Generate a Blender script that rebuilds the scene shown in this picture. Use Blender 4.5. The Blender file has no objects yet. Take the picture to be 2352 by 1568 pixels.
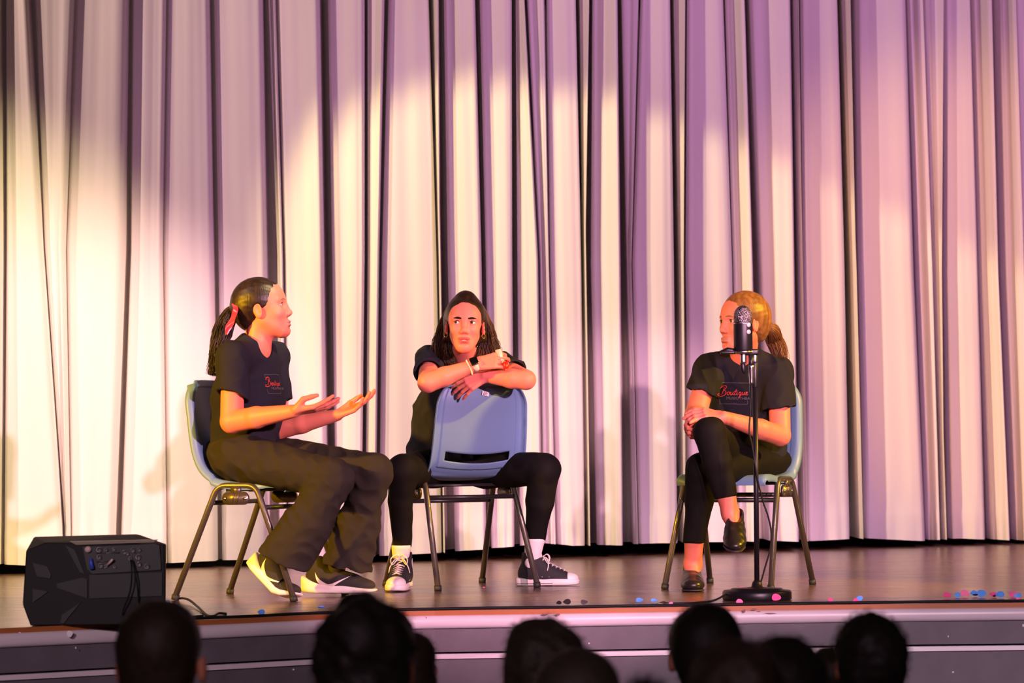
import bpy, bmesh, math, random
import numpy as np
from mathutils import Vector, Matrix, Euler
from mathutils.bvhtree import BVHTree

PI = math.pi
SC = bpy.context.scene
COL = SC.collection

# ------------------------------------------------------------------ camera
F_PX, CX, CY = 6540.0, 1176.0, 784.0            # focal length and image centre in pixels of the 2352x1568 frame
PITCH, ROLL = math.atan(239.0 / 6540.0), math.radians(0.5)
CAM_Z, STAGE_Z = 1.55, 0.95
cam_d = bpy.data.cameras.new('camera')
cam = bpy.data.objects.new('camera', cam_d)
COL.objects.link(cam)
SC.camera = cam
cam_d.sensor_width = 36.0
cam_d.lens = 36.0 * F_PX / 2352.0
cam.location = (0, 0, CAM_Z)
CAM_R = Matrix.Rotation(PI / 2 + PITCH, 3, 'X') @ Matrix.Rotation(-ROLL, 3, 'Z')
cam.rotation_euler = CAM_R.to_euler()
cam_d.clip_end = 200
cam_d.dof.use_dof = True
cam_d.dof.focus_distance = 11.8
cam_d.dof.aperture_fstop = 5.0

# ------------------------------------------------------------------ view, world, lamps
SC.view_settings.view_transform = 'Standard'
SC.view_settings.look = 'None'
SC.view_settings.gamma = 1
SC.view_settings.use_curve_mapping = False
SC.view_settings.exposure = 0.0
w = bpy.data.worlds.new('hall_gloom')
SC.world = w
w.use_nodes = True
w.node_tree.nodes['Background'].inputs[0].default_value = (0.9, 0.62, 0.62, 1)
w.node_tree.nodes['Background'].inputs[1].default_value = 0.022


def spot(name, pos, aim, color, watts, deg, blend=0.15, size=0.08):
    d = bpy.data.lights.new(name, 'SPOT')
    d.color = color
    d.energy = watts
    d.spot_size = math.radians(deg)
    d.spot_blend = blend
    d.shadow_soft_size = size
    o = bpy.data.objects.new(name, d)
    COL.objects.link(o)
    o.location = pos
    o.rotation_euler = (Vector(aim) - Vector(pos)).to_track_quat('-Z', 'Y').to_euler()
    return o


# warm spot from the hall's left, its round pool on the curtain; amber and pink spots on the players; lilac wash
spot('warm_spot', (-3.0, 10.5, 5.5), (1.35, 15.5, 1.15), (1.0, 0.77, 0.36), 1380, 30.5, 0.16)
spot('warm_spot', (1.5, 9.8, 5.5), (-2.9, 13.6, 1.1), (1.0, 0.80, 0.42), 1800, 33, 0.6)
spot('amber_spot', (-5.0, 8.2, 2.9), (-1.15, 11.4, 1.55), (1.0, 0.50, 0.0), 2800, 17, 0.5)
spot('amber_spot', (5.2, 10.6, 3.9), (1.2, 11.8, 1.6), (1.0, 0.56, 0.02), 1900, 26, 0.4)
spot('amber_spot', (-3.0, 2.5, 5.0), (3.0, 16.4, 2.4), (1.0, 0.50, 0.20), 4200, 13, 0.7)
spot('amber_spot', (-5.0, 8.2, 3.6), (0.9, 11.9, 2.05), (1.0, 0.50, 0.02), 1500, 8, 0.5)
spot('pink_spot', (4.6, 3.5, 3.3), (-0.7, 11.8, 1.55), (1.0, 0.50, 0.66), 4600, 17, 0.6)
spot('pink_spot', (1.9, 0.0, 3.2), (0.95, 12.0, 1.5), (1.0, 0.50, 0.64), 4400, 9.5, 0.5)
spot('lilac_wash', (6.5, 8.0, 6.2), (2.2, 15.4, 2.9), (0.80, 0.33, 0.80), 2050, 56, 0.8)
spot('rose_wash', (-5.5, 8.0, 6.2), (-1.4, 14.2, 3.1), (1.0, 0.68, 0.60), 1600, 52, 0.8)
spot('front_fill', (-3.6, -0.5, 4.2), (-1.3, 9.8, 0.45), (1.0, 0.76, 0.84), 1400, 20, 0.9)  # fill added to brighten the left part of the stage front
spot('front_fill', (3.4, -0.5, 4.2), (1.75, 10.6, 0.70), (1.0, 0.72, 0.86), 2800, 20, 0.9)  # matching fill added for the right part of the stage front
hg = bpy.data.lights.new('hall_fill', 'POINT')  # unseen fill lamp added behind the camera to lift the heads and stage front
hg.energy = 480
hg.color = (1.0, 0.62, 0.78)
hg.shadow_soft_size = 0.5
hgo = bpy.data.objects.new('hall_fill', hg)
hgo.location = (-1.0, -2.5, 4.5)
COL.objects.link(hgo)


# ------------------------------------------------------------------ pixel <-> world for measuring
def ray(px, py):
    return CAM_R @ Vector(((px - CX) / F_PX, -(py - CY) / F_PX, -1.0))


def P(px, py, D):
    """World point seen at pixel (px, py) at distance D (world Y)."""
    d = ray(px, py)
    t = D / d.y
    return Vector((d.x * t, D, CAM_Z + d.z * t))


def PF(px, py, z=STAGE_Z):
    d = ray(px, py)
    t = (z - CAM_Z) / d.z
    return Vector((d.x * t, d.y * t, z))


# ------------------------------------------------------------------ materials
def mat(name, col, rough=0.6, metal=0.0, spec=0.5, bump=None, var=None, coat=0, sheen=0, attr=None, subsurf=0):
    m = bpy.data.materials.new(name)
    m.use_nodes = True
    nt = m.node_tree
    b = nt.nodes['Principled BSDF']
    b.inputs['Base Color'].default_value = (*col, 1)
    b.inputs['Roughness'].default_value = rough
    b.inputs['Metallic'].default_value = metal
    b.inputs['Specular IOR Level'].default_value = spec
    b.inputs['Coat Weight'].default_value = coat
    b.inputs['Sheen Weight'].default_value = sheen
    if subsurf:
        b.inputs['Subsurface Weight'].default_value = subsurf
        b.inputs['Subsurface Radius'].default_value = (1, 0.35, 0.2)
        b.inputs['Subsurface Scale'].default_value = 0.012
    tc = nt.nodes.new('ShaderNodeTexCoord')
    src = None
    if attr:
        a = nt.nodes.new('ShaderNodeAttribute')
        a.attribute_name = attr
        nt.links.new(a.outputs['Color'], b.inputs['Base Color'])
    if var:                                     # (scale xyz, second colour, contrast low, high)
        mp = nt.nodes.new('ShaderNodeMapping')
        mp.inputs['Scale'].default_value = var[0]
        nz = nt.nodes.new('ShaderNodeTexNoise')
        nz.inputs['Scale'].default_value = 1.0
        nz.inputs['Detail'].default_value = 5
        cr = nt.nodes.new('ShaderNodeValToRGB')
        cr.color_ramp.elements[0].position = var[2]
        cr.color_ramp.elements[1].position = var[3]
        cr.color_ramp.elements[0].color = (*col, 1)
        cr.color_ramp.elements[1].color = (*var[1], 1)
        nt.links.new(tc.outputs['Object'], mp.inputs['Vector'])
        nt.links.new(mp.outputs[0], nz.inputs['Vector'])
        nt.links.new(nz.outputs['Fac'], cr.inputs[0])
        nt.links.new(cr.outputs[0], b.inputs['Base Color'])
    if bump:                                    # (scale xyz, strength, distance)
        mp = nt.nodes.new('ShaderNodeMapping')
        mp.inputs['Scale'].default_value = bump[0]
        nz = nt.nodes.new('ShaderNodeTexNoise')
        nz.inputs['Scale'].default_value = 1.0
        nz.inputs['Detail'].default_value = 4
        bp = nt.nodes.new('ShaderNodeBump')
        bp.inputs['Strength'].default_value = bump[1]
        bp.inputs['Distance'].default_value = bump[2]
        nt.links.new(tc.outputs['Object'], mp.inputs['Vector'])
        nt.links.new(mp.outputs[0], nz.inputs['Vector'])
        nt.links.new(nz.outputs['Fac'], bp.inputs['Height'])
        nt.links.new(bp.outputs[0], b.inputs['Normal'])
    return m


# ------------------------------------------------------------------ objects
BASE = {}


def thing(name, label, cat, base=(0, 0, 0), group=None, kind=None):
    o = bpy.data.objects.new(name, None)
    o.empty_display_size = 0.1
    COL.objects.link(o)
    o.location = base
    o['label'] = label
    o['category'] = cat
    if group:
        o['group'] = group
    if kind:
        o['kind'] = kind
    BASE[o] = Vector(base)
    return o


def tag(o, label, cat, group=None, kind=None):
    o['label'] = label
    o['category'] = cat
    if group:
        o['group'] = group
    if kind:
        o['kind'] = kind
    return o


def part(name, V, F, m, parent=None, smooth=True, mids=None, label=None, base=None):
    """V in world space; stored relative to its thing's base."""
    V = np.asarray(V, dtype=np.float64).reshape(-1, 3)
    if parent is not None:
        b = BASE[parent]
    elif base is not None:
        b = Vector(base)
    else:
        b = Vector((0, 0, 0))
    V = V - np.array(b)
    me = bpy.data.meshes.new(name)
    F4 = isinstance(F, np.ndarray)
    if F4:
        n, k = F.shape
        me.vertices.add(len(V))
        me.vertices.foreach_set('co', V.ravel())
        me.loops.add(n * k)
        me.loops.foreach_set('vertex_index', F.ravel().astype(np.int32))
        me.polygons.add(n)
        me.polygons.foreach_set('loop_start', np.arange(0, n * k, k, dtype=np.int32))
        me.polygons.foreach_set('loop_total', np.full(n, k, dtype=np.int32))
        me.update(calc_edges=True)
        me.validate()
    else:
        me.from_pydata([tuple(v) for v in V], [], [tuple(int(i) for i in f) for f in F])
        me.validate()
    ms = m if isinstance(m, (list, tuple)) else [m]
    for q in ms:
        me.materials.append(q)
    if mids is not None:
        me.polygons.foreach_set('material_index', np.asarray(mids, dtype=np.int32))
    me.polygons.foreach_set('use_smooth', np.full(len(me.polygons), bool(smooth)))
    o = bpy.data.objects.new(name, me)
    COL.objects.link(o)
    if parent is not None:
        o.parent = parent
        BASE[o] = b
    else:
        o.location = b
        BASE[o] = b
    if label:
        o['label'] = label
    return o


def struct(name, V, F, m, smooth=False):
    o = part(name, V, F, m, smooth=smooth)
    o['kind'] = 'structure'
    return o


# ------------------------------------------------------------------ mesh bits: all return (V, F) lists
class MB:
    def __init__(s):
        s.V, s.F, s.M = [], [], []

    def add(s, V, F, mi=0, M=None):
        o = len(s.V)
        for v in V:
            v = Vector(v)
            s.V.append(M @ v if M is not None else v)
        for f in F:
            s.F.append(tuple(i + o for i in f))
            s.M.append(mi)
        return s

    def box(s, lo, hi, mi=0, M=None, bev=0.0):
        x0, y0, z0 = lo
        x1, y1, z1 = hi
        if bev <= 0:
            V = [(x0, y0, z0), (x1, y0, z0), (x1, y1, z0), (x0, y1, z0), (x0, y0, z1), (x1, y0, z1), (x1, y1, z1), (x0, y1, z1)]
            F = [(0, 3, 2, 1), (4, 5, 6, 7), (0, 1, 5, 4), (1, 2, 6, 5), (2, 3, 7, 6), (3, 0, 4, 7)]
            return s.add(V, F, mi, M)
        bm = bmesh.new()
        bmesh.ops.create_cube(bm, size=1.0)
        for v in bm.verts:
            v.co = Vector(((x0 + x1) / 2 + v.co.x * (x1 - x0), (y0 + y1) / 2 + v.co.y * (y1 - y0), (z0 + z1) / 2 + v.co.z * (z1 - z0)))
        bmesh.ops.bevel(bm, geom=list(bm.edges), offset=bev, segments=2, profile=0.5, affect='EDGES')
        bm.verts.index_update()
        V = [v.co.copy() for v in bm.verts]
        F = [tuple(v.index for v in f.verts) for f in bm.faces]
        bm.free()
        return s.add(V, F, mi, M)

    def tube(s, pts, r, n=10, mi=0, cap=True, M=None):
        V, F = tube(pts, r, n, cap)
        return s.add(V, F, mi, M)

    def lathe(s, prof, M=None, n=24, mi=0):
        """prof: (radius, z) from bottom to top."""
        V, F = [], []
        for r, z in prof:
            for k in range(n):
                a = 2 * PI * k / n
                V.append((r * math.cos(a), r * math.sin(a), z))
        for i in range(len(prof) - 1):
            for k in range(n):
                a, b = i * n + k, i * n + (k + 1) % n
                F.append((a, b, b + n, a + n))
        F.append(tuple(reversed(range(n))))
        F.append(tuple(range((len(prof) - 1) * n, len(prof) * n)))
        return s.add(V, F, mi, M)

    def build(s, name, m, parent=None, smooth=True, label=None, base=None):
        mi = s.M if isinstance(m, (list, tuple)) else None
        return part(name, [tuple(v) for v in s.V], s.F, m, parent, smooth, mi, label, base)


def frames(pts):
    pts = [Vector(p) for p in pts]
    T = []
    for i in range(len(pts)):
        a = pts[max(i - 1, 0)]
        b = pts[min(i + 1, len(pts) - 1)]
        t = (b - a)
        T.append(t.normalized() if t.length > 1e-9 else Vector((0, 0, 1)))
    up = Vector((0, 0, 1)) if abs(T[0].z) < 0.9 else Vector((0, 1, 0))
    n = (up - T[0] * up.dot(T[0])).normalized()
    out = []
    for i, t in enumerate(T):
        n = n - t * n.dot(t)
        n = n.normalized() if n.length > 1e-6 else t.orthogonal().normalized()
        out.append((t, n, t.cross(n)))
    return pts, out


def tube(pts, r, n=10, cap=True):
    pts, fr = frames(pts)
    V, F = [], []
    for i, p in enumerate(pts):
        ri = r[i] if isinstance(r, (list, tuple)) else r
        rx, ry = ri if isinstance(ri, tuple) else (ri, ri)
        t, u, v = fr[i]
        for k in range(n):
            a = 2 * PI * k / n
            V.append(p + u * (rx * math.cos(a)) + v * (ry * math.sin(a)))
    for i in range(len(pts) - 1):
        for k in range(n):
            a, b = i * n + k, i * n + (k + 1) % n
            F.append((a, b, b + n, a + n))
    if cap:
        F.append(tuple(reversed(range(n))))
        F.append(tuple(range((len(pts) - 1) * n, len(pts) * n)))
    return V, F


def smooth_path(pts, sub=6):
    """Catmull-Rom through the points."""
    pts = [Vector(p) for p in pts]
    q = [pts[0] * 2 - pts[1]] + pts + [pts[-1] * 2 - pts[-2]]
    out = []
    for i in range(1, len(q) - 2):
        p0, p1, p2, p3 = q[i - 1], q[i], q[i + 1], q[i + 2]
        for k in range(sub):
            t = k / sub
            out.append(0.5 * ((2 * p1) + (p2 - p0) * t + (2 * p0 - 5 * p1 + 4 * p2 - p3) * t * t + (3 * p1 - p0 - 3 * p2 + p3) * t ** 3))
    out.append(pts[-1])
    return out


def fillet_path(pts, rad, seg=6):
    pts = [Vector(p) for p in pts]
    out = [pts[0]]
    for i in range(1, len(pts) - 1):
        a, b, c = pts[i - 1], pts[i], pts[i + 1]
        d1, d2 = (a - b).normalized(), (c - b).normalized()
        ang = d1.angle(d2)
        L = min(rad / math.tan(ang / 2), (a - b).length * 0.45, (c - b).length * 0.45)
        p1, p2 = b + d1 * L, b + d2 * L
        for k in range(seg + 1):
            t = k / seg
            out.append((1 - t) ** 2 * p1 + 2 * t * (1 - t) * b + t * t * p2)
    out.append(pts[-1])
    return out


def text_mesh(body, size=1.0, shear=0.0, align='CENTER'):
    cu = bpy.data.curves.new('lettering', 'FONT')
    cu.body = body
    cu.size = size
    cu.shear = shear
    cu.align_x = align
    cu.align_y = 'CENTER'
    cu.resolution_u = 3
    o = bpy.data.objects.new('lettering', cu)
    COL.objects.link(o)
    bpy.context.view_layer.update()
    dg = bpy.context.evaluated_depsgraph_get()
    me = bpy.data.meshes.new_from_object(o.evaluated_get(dg))
    V = [v.co.copy() for v in me.vertices]
    F = [tuple(p.vertices) for p in me.polygons]
    bpy.data.objects.remove(o)
    bpy.data.curves.remove(cu)
    bpy.data.meshes.remove(me)
    return V, F


# ------------------------------------------------------------------ distance-field modelling
class Field:
    """A list of shapes blended smoothly; meshed with surface nets."""

    def __init__(s):
        s.p = []

    def _add(s, fn, lo, hi, k, op):
        m = k + 0.012
        s.p.append((fn, np.array(lo) - m, np.array(hi) + m, k, op))

    def cap(s, a, b, r1, r2=None, k=0.02, side=None, ratio=1.0, op='u', end=None, start=None, soft=0.0):
        """Tapered limb a->b. side/ratio widen it along one direction; end/start cut it flat there."""
        if r2 is None:
            r2 = r1
        a, b = np.array(a, float), np.array(b, float)
        ba = b - a
        L2 = max(float(ba @ ba), 1e-12)
        sd = None
        if side is not None:
            sd = np.array(side, float)
            sd = sd / np.linalg.norm(sd)
        ax = ba / math.sqrt(L2)
        e = None if end is None else (ax if end is True else np.array(end, float) / np.linalg.norm(end))
        st = None if start is None else (-ax if start is True else np.array(start, float) / np.linalg.norm(start))

        def fn(X, Y, Z):
            px, py, pz = X - a[0], Y - a[1], Z - a[2]
            t = np.clip((px * ba[0] + py * ba[1] + pz * ba[2]) / L2, 0, 1)
            vx, vy, vz = px - t * ba[0], py - t * ba[1], pz - t * ba[2]
            if sd is not None:
                c = (vx * sd[0] + vy * sd[1] + vz * sd[2]) * (1 / ratio - 1)
                vx, vy, vz = vx + c * sd[0], vy + c * sd[1], vz + c * sd[2]
            d = np.sqrt(vx * vx + vy * vy + vz * vz) - (r1 + (r2 - r1) * t)
            if ratio < 1:
                d = d * ratio
            if e is not None:
                d = np.maximum(d, (X - b[0]) * e[0] + (Y - b[1]) * e[1] + (Z - b[2]) * e[2])
            if st is not None:
                d = np.maximum(d, px * st[0] + py * st[1] + pz * st[2])
            return d
        R = max(r1, r2) * max(ratio, 1.0)
        s._add(fn, np.minimum(a, b) - R, np.maximum(a, b) + R, k, op)
        return s

    def chain(s, pts, rs, k=0.02, **kw):
        for i in range(len(pts) - 1):
            s.cap(pts[i], pts[i + 1], rs[i], rs[i + 1], k=k if i == 0 else max(k, 0.004), **kw)
        return s

    def ell(s, c, r, R=None, k=0.02, op='u'):
        c, r = np.array(c, float), np.array(r, float)
        Rm = np.eye(3) if R is None else np.array(R, float)

        def fn(X, Y, Z):
            px, py, pz = X - c[0], Y - c[1], Z - c[2]
            q = [px * Rm[0, i] + py * Rm[1, i] + pz * Rm[2, i] for i in range(3)]
            k0 = np.sqrt((q[0] / r[0]) ** 2 + (q[1] / r[1]) ** 2 + (q[2] / r[2]) ** 2)
            k1 = np.sqrt((q[0] / r[0] ** 2) ** 2 + (q[1] / r[1] ** 2) ** 2 + (q[2] / r[2] ** 2) ** 2)
            return k0 * (k0 - 1) / np.maximum(k1, 1e-6)
        e = np.abs(Rm) @ r
        s._add(fn, c - e, c + e, k, op)
        return s

    def cut(s, c, n, lo=None, hi=None, k=0.0):
        """Remove everything on the side n points to (inside box lo..hi)."""
        c, n = np.array(c, float), np.array(n, float)
        n = n / np.linalg.norm(n)

        def fn(X, Y, Z):
            return (X - c[0]) * n[0] + (Y - c[1]) * n[1] + (Z - c[2]) * n[2]
        lo = np.array([-99.0] * 3) if lo is None else np.array(lo, float)
        hi = np.array([99.0] * 3) if hi is None else np.array(hi, float)
        s._add(fn, lo + 0.012 + k, hi - 0.012 - k, k, 'x')
        return s

    def fn(s, fn, lo, hi, k=0.0, op='d'):
        s._add(fn, lo, hi, k, op)
        return s

    def value(s, X, Y, Z, lo=None, hi=None):
        if lo is None:
            lo = np.array([X.min(), Y.min(), Z.min()])
            hi = np.array([X.max(), Y.max(), Z.max()])
        A = np.full(X.shape, 0.5)
        for fn, l, h, k, op in s.p:
            if np.any(hi < l) or np.any(lo > h):
                continue
            d = fn(X, Y, Z)
            if op == 'u':
                if k > 0:
                    hh = np.maximum(k - np.abs(A - d), 0) / k
                    A = np.minimum(A, d) - hh * hh * k * 0.25
                else:
                    A = np.minimum(A, d)
            elif op == 'd':                    # displacement
                A = A + d
            else:                              # 's' subtract shape, 'x' subtract half space
                dd = -d if op == 's' else d
                if op == 'x':
                    ins = (X >= l[0]) & (X <= h[0]) & (Y >= l[1]) & (Y <= h[1]) & (Z >= l[2]) & (Z <= h[2])
                    dd = np.where(ins, dd, -1.0)
                if k > 0:
                    hh = np.maximum(k - np.abs(A - dd), 0) / k
                    A = np.maximum(A, dd) + hh * hh * k * 0.25
                else:
                    A = np.maximum(A, dd)
        return A

    def mesh(s, h=0.0025, B=16):
        us = [p for p in s.p if p[4] == 'u']
        lo = np.min([p[1] for p in us], 0)
        hi = np.max([p[2] for p in us], 0)
        nb = np.ceil((hi - lo) / (h * B)).astype(int)
        gx, gy, gz = np.meshgrid(*[np.arange(n) for n in nb], indexing='ij')
        keep = np.zeros(gx.shape, bool)
        for fn, l, hh, k, op in us:
            a = np.maximum(np.floor((l - lo) / (h * B)).astype(int), 0)
            b = np.minimum(np.ceil((hh - lo) / (h * B)).astype(int), nb)
            keep[a[0]:b[0], a[1]:b[1], a[2]:b[2]] = True
        idx = np.stack([gx[keep], gy[keep], gz[keep]], 1)
        c = lo + (idx + 0.5) * h * B
        vc = Field.value(_NoLocal(s), c[:, 0], c[:, 1], c[:, 2])
        rad = h * B * 0.87
        idx = idx[np.abs(vc) < rad * 1.35 + 0.012]
        N = nb * B + 1
        vk, vp, ed = [], [], []
        ar = np.arange(B + 1)
        for bi in idx:
            o = bi * B
            lo_b = lo + o * h
            ax = [lo_b[i] + ar * h for i in range(3)]
            X, Y, Z = np.meshgrid(*ax, indexing='ij')
            A = s.value(X, Y, Z, lo_b, lo_b + B * h)
            S = A < 0
            if S.all() or not S.any():
                continue
            c8 = [S[i:i + B, j:j + B, k:k + B] for i in (0, 1) for j in (0, 1) for k in (0, 1)]
            n = sum(q.astype(np.int8) for q in c8)
            I, J, K = np.nonzero((n > 0) & (n < 8))
            if len(I) == 0:
                continue
            acc = np.zeros((len(I), 3))
            cnt = np.zeros(len(I))
            for axis in range(3):
                for u in (0, 1):
                    for v in (0, 1):
                        off = [0, 0, 0]
                        o2 = [q for q in range(3) if q != axis]
                        off[o2[0]] = u
                        off[o2[1]] = v
                        a0 = A[I + off[0], J + off[1], K + off[2]]
                        e = [off[0], off[1], off[2]]
                        e[axis] += 1
                        a1 = A[I + e[0], J + e[1], K + e[2]]
                        cr = (a0 < 0) != (a1 < 0)
                        t = np.where(cr, a0 / np.where(cr, a0 - a1, 1), 0)
                        pt = np.stack([np.full(len(I), float(off[q])) for q in range(3)], 1)
                        pt[:, axis] += t
                        acc += pt * cr[:, None]
                        cnt += cr
            pts = acc / cnt[:, None] + np.stack([I, J, K], 1)
            vp.append(lo_b + pts * h)
            g = np.stack([I, J, K], 1) + o
            vk.append((g[:, 0] * N[1] + g[:, 1]) * N[2] + g[:, 2])
            for axis in range(3):
                sl0 = [slice(0, B)] * 3
                sl1 = [slice(0, B)] * 3
                sl1[axis] = slice(1, B + 1)
                d = S[tuple(sl0)].astype(np.int8) - S[tuple(sl1)].astype(np.int8)
                e = np.stack(np.nonzero(d), 1)
                if len(e):
                    ed.append(np.concatenate([e + o, np.full((len(e), 1), axis), d[tuple(e.T)][:, None]], 1))
        if not vp:
            return np.zeros((0, 3)), np.zeros((0, 4), int)
        V = np.concatenate(vp)
        Kk = np.concatenate(vk)
        od = np.argsort(Kk)
        V, Kk = V[od], Kk[od]
        E = np.concatenate(ed)
        quads = []
        for axis in range(3):
            e = E[E[:, 3] == axis]
            if not len(e):
                continue
            o2 = [(axis + 1) % 3, (axis + 2) % 3]
            g = e[:, :3]
            ring = []
            for (u, v) in ((0, 0), (-1, 0), (-1, -1), (0, -1)):
                q = g.copy()
                q[:, o2[0]] += u
                q[:, o2[1]] += v
                key = (q[:, 0] * N[1] + q[:, 1]) * N[2] + q[:, 2]
                i = np.clip(np.searchsorted(Kk, key), 0, len(Kk) - 1)
                ring.append(np.where(Kk[i] == key, i, -1))
            Q = np.stack(ring, 1)
            fl = e[:, 4] < 0
            Q[fl] = Q[fl][:, ::-1]
            quads.append(Q[(Q >= 0).all(1)])
        Q = np.concatenate(quads)
        return V, Q

    def build(s, name, m, parent, h=0.0025, relax=1, label=None, B=16):
        V, Q = s.mesh(h, B)
        V = relax_mesh(V, Q, relax)
        o = part(name, V, Q, m, parent, True, None, label)
        return o


class _NoLocal:
    """Adapter: evaluate all shapes everywhere (for block culling)."""

    def __init__(s, f):
        s.p = [(a, np.array([-99.0] * 3), np.array([99.0] * 3), k, op) if op in 'us' else (a, b, c, k, op) for a, b, c, k, op in f.p if op != 'd']


def relax_mesh(V, Q, n=1, lam=0.5):
    if n <= 0 or not len(Q):
        return V
    E = np.concatenate([Q[:, [0, 1]], Q[:, [1, 2]], Q[:, [2, 3]], Q[:, [3, 0]]])
    E = np.concatenate([E, E[:, ::-1]])
    cnt = np.bincount(E[:, 0], minlength=len(V)).astype(float)
    for _ in range(n):
        for l in (lam, -lam * 0.95):
            acc = np.stack([np.bincount(E[:, 0], weights=V[E[:, 1], i], minlength=len(V)) for i in range(3)], 1)
            V = V + l * (acc / np.maximum(cnt, 1)[:, None] - V)
    return V


def wrinkle(seed, amp, freq, direction=None, stretch=1.0, ridged=False):
    """Smooth pseudo-random displacement; stretch<1 makes folds run along direction."""
    rng = random.Random(seed)
    W = []
    D = np.array(direction, float) if direction is not None else None
    if D is not None:
        D = D / np.linalg.norm(D)
    for i in range(9):
        v = np.array([rng.gauss(0, 1) for _ in range(3)])
        v = v / np.linalg.norm(v)
        if D is not None:
            v = v - D * (v @ D) * (1 - stretch)
            v = v / max(np.linalg.norm(v), 1e-6)
        f = freq * (0.6 + 0.9 * rng.random())
        W.append((v * f, rng.random() * 6.28))

    def fn(X, Y, Z):
        a = 0
        wx = 0.35 * np.sin(X * freq * 0.5 + Z * freq * 0.4 + seed) + 0.35 * np.sin(Y * freq * 0.45 - Z * freq * 0.3)
        for v, ph in W:
            a = a + np.sin(X * v[0] + Y * v[1] + Z * v[2] + ph + wx)
        a = a / 3.0
        if ridged:
            a = 1.0 - 2.0 * np.sqrt(a * a + 0.008)
        return -amp * a
    return fn
# ================================================================== the stage and curtain
M_floor = bpy.data.materials.new('stage_boards')
M_floor.use_nodes = True
nt = M_floor.node_tree
b = nt.nodes['Principled BSDF']
tc = nt.nodes.new('ShaderNodeTexCoord')
mp = nt.nodes.new('ShaderNodeMapping')
mp.inputs['Rotation'].default_value = (0, 0, math.radians(-7))
br = nt.nodes.new('ShaderNodeTexBrick')
br.offset = 0.37
br.inputs['Scale'].default_value = 1.0
br.inputs['Brick Width'].default_value = 2.4
br.inputs['Row Height'].default_value = 0.32
br.inputs['Mortar Size'].default_value = 0.004
br.inputs['Color1'].default_value = (0.115, 0.062, 0.036, 1)
br.inputs['Color2'].default_value = (0.145, 0.080, 0.046, 1)
br.inputs['Mortar'].default_value = (0.22, 0.14, 0.08, 1)
nz = nt.nodes.new('ShaderNodeTexNoise')
nz.inputs['Scale'].default_value = 3.0
nz.inputs['Detail'].default_value = 6
mp2 = nt.nodes.new('ShaderNodeMapping')
mp2.inputs['Scale'].default_value = (1.0, 9.0, 1.0)
mr = nt.nodes.new('ShaderNodeMapRange')
mr.inputs['To Min'].default_value = 0.17
mr.inputs['To Max'].default_value = 0.34
nt.links.new(tc.outputs['Object'], mp.inputs[0])
nt.links.new(mp.outputs[0], br.inputs['Vector'])
nt.links.new(tc.outputs['Object'], mp2.inputs[0])
nt.links.new(mp2.outputs[0], nz.inputs['Vector'])
nt.links.new(nz.outputs['Fac'], mr.inputs['Value'])
nt.links.new(mr.outputs[0], b.inputs['Roughness'])
nt.links.new(br.outputs['Color'], b.inputs['Base Color'])
bp = nt.nodes.new('ShaderNodeBump')
bp.inputs['Strength'].default_value = 0.12
bp.inputs['Distance'].default_value = 0.004
nt.links.new(nz.outputs['Fac'], bp.inputs['Height'])
nt.links.new(bp.outputs[0], b.inputs['Normal'])
b.inputs['Specular IOR Level'].default_value = 0.6

M_edge = mat('varnished_edge', (0.42, 0.13, 0.04), 0.4, bump=((30, 30, 30), 0.2, 0.002))
M_nose = mat('painted_nosing', (0.78, 0.66, 0.72), 0.35, var=((3, 3, 30), (0.66, 0.55, 0.60), 0.45, 0.8))
M_face = mat('painted_boards', (0.15, 0.125, 0.15), 0.55, var=((9, 9, 9), (0.12, 0.098, 0.118), 0.35, 0.7), bump=((60, 60, 60), 0.15, 0.002))
M_dark = mat('dark_gap', (0.01, 0.008, 0.008), 0.8)
M_hall = mat('hall_floor', (0.03, 0.02, 0.02), 0.5)
M_black = mat('black_wall', (0.012, 0.010, 0.012), 0.9)

edge_px = [(-500, 1462), (-250, 1452), (0, 1443), (275, 1431), (470, 1424), (735, 1412), (928, 1404), (1250, 1399), (1600, 1393.5), (1980, 1388), (2352, 1384), (2700, 1380), (3100, 1377)]
edge = [PF(x, y) for x, y in edge_px]
edge = smooth_path(edge, 4)


def drop(pts, dz, dy=0.0):
    return [Vector((p.x, p.y + dy, p.z + dz)) for p in pts]


def strip(rows):
    n = len(rows[0])
    V = [v for r in rows for v in r]
    F = []
    for i in range(len(rows) - 1):
        for k in range(n - 1):
            a = i * n + k
            F.append((a, a + 1, a + n + 1, a + n))
    return V, F


# floor slab of the stage
back = [Vector((p.x * 1.9, 19.0, STAGE_Z)) for p in edge]
V, F = strip([back, drop(edge, 0.0)])
V2, F2 = strip([drop(edge, -0.012), drop(back, -0.06)])
mb = MB()
mb.add(V, F)
mb.add(*strip([edge, drop(edge, -0.012)]))
mb.add(V2, F2)
mb.build('stage_floor', M_floor, smooth=False)['kind'] = 'structure'
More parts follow.
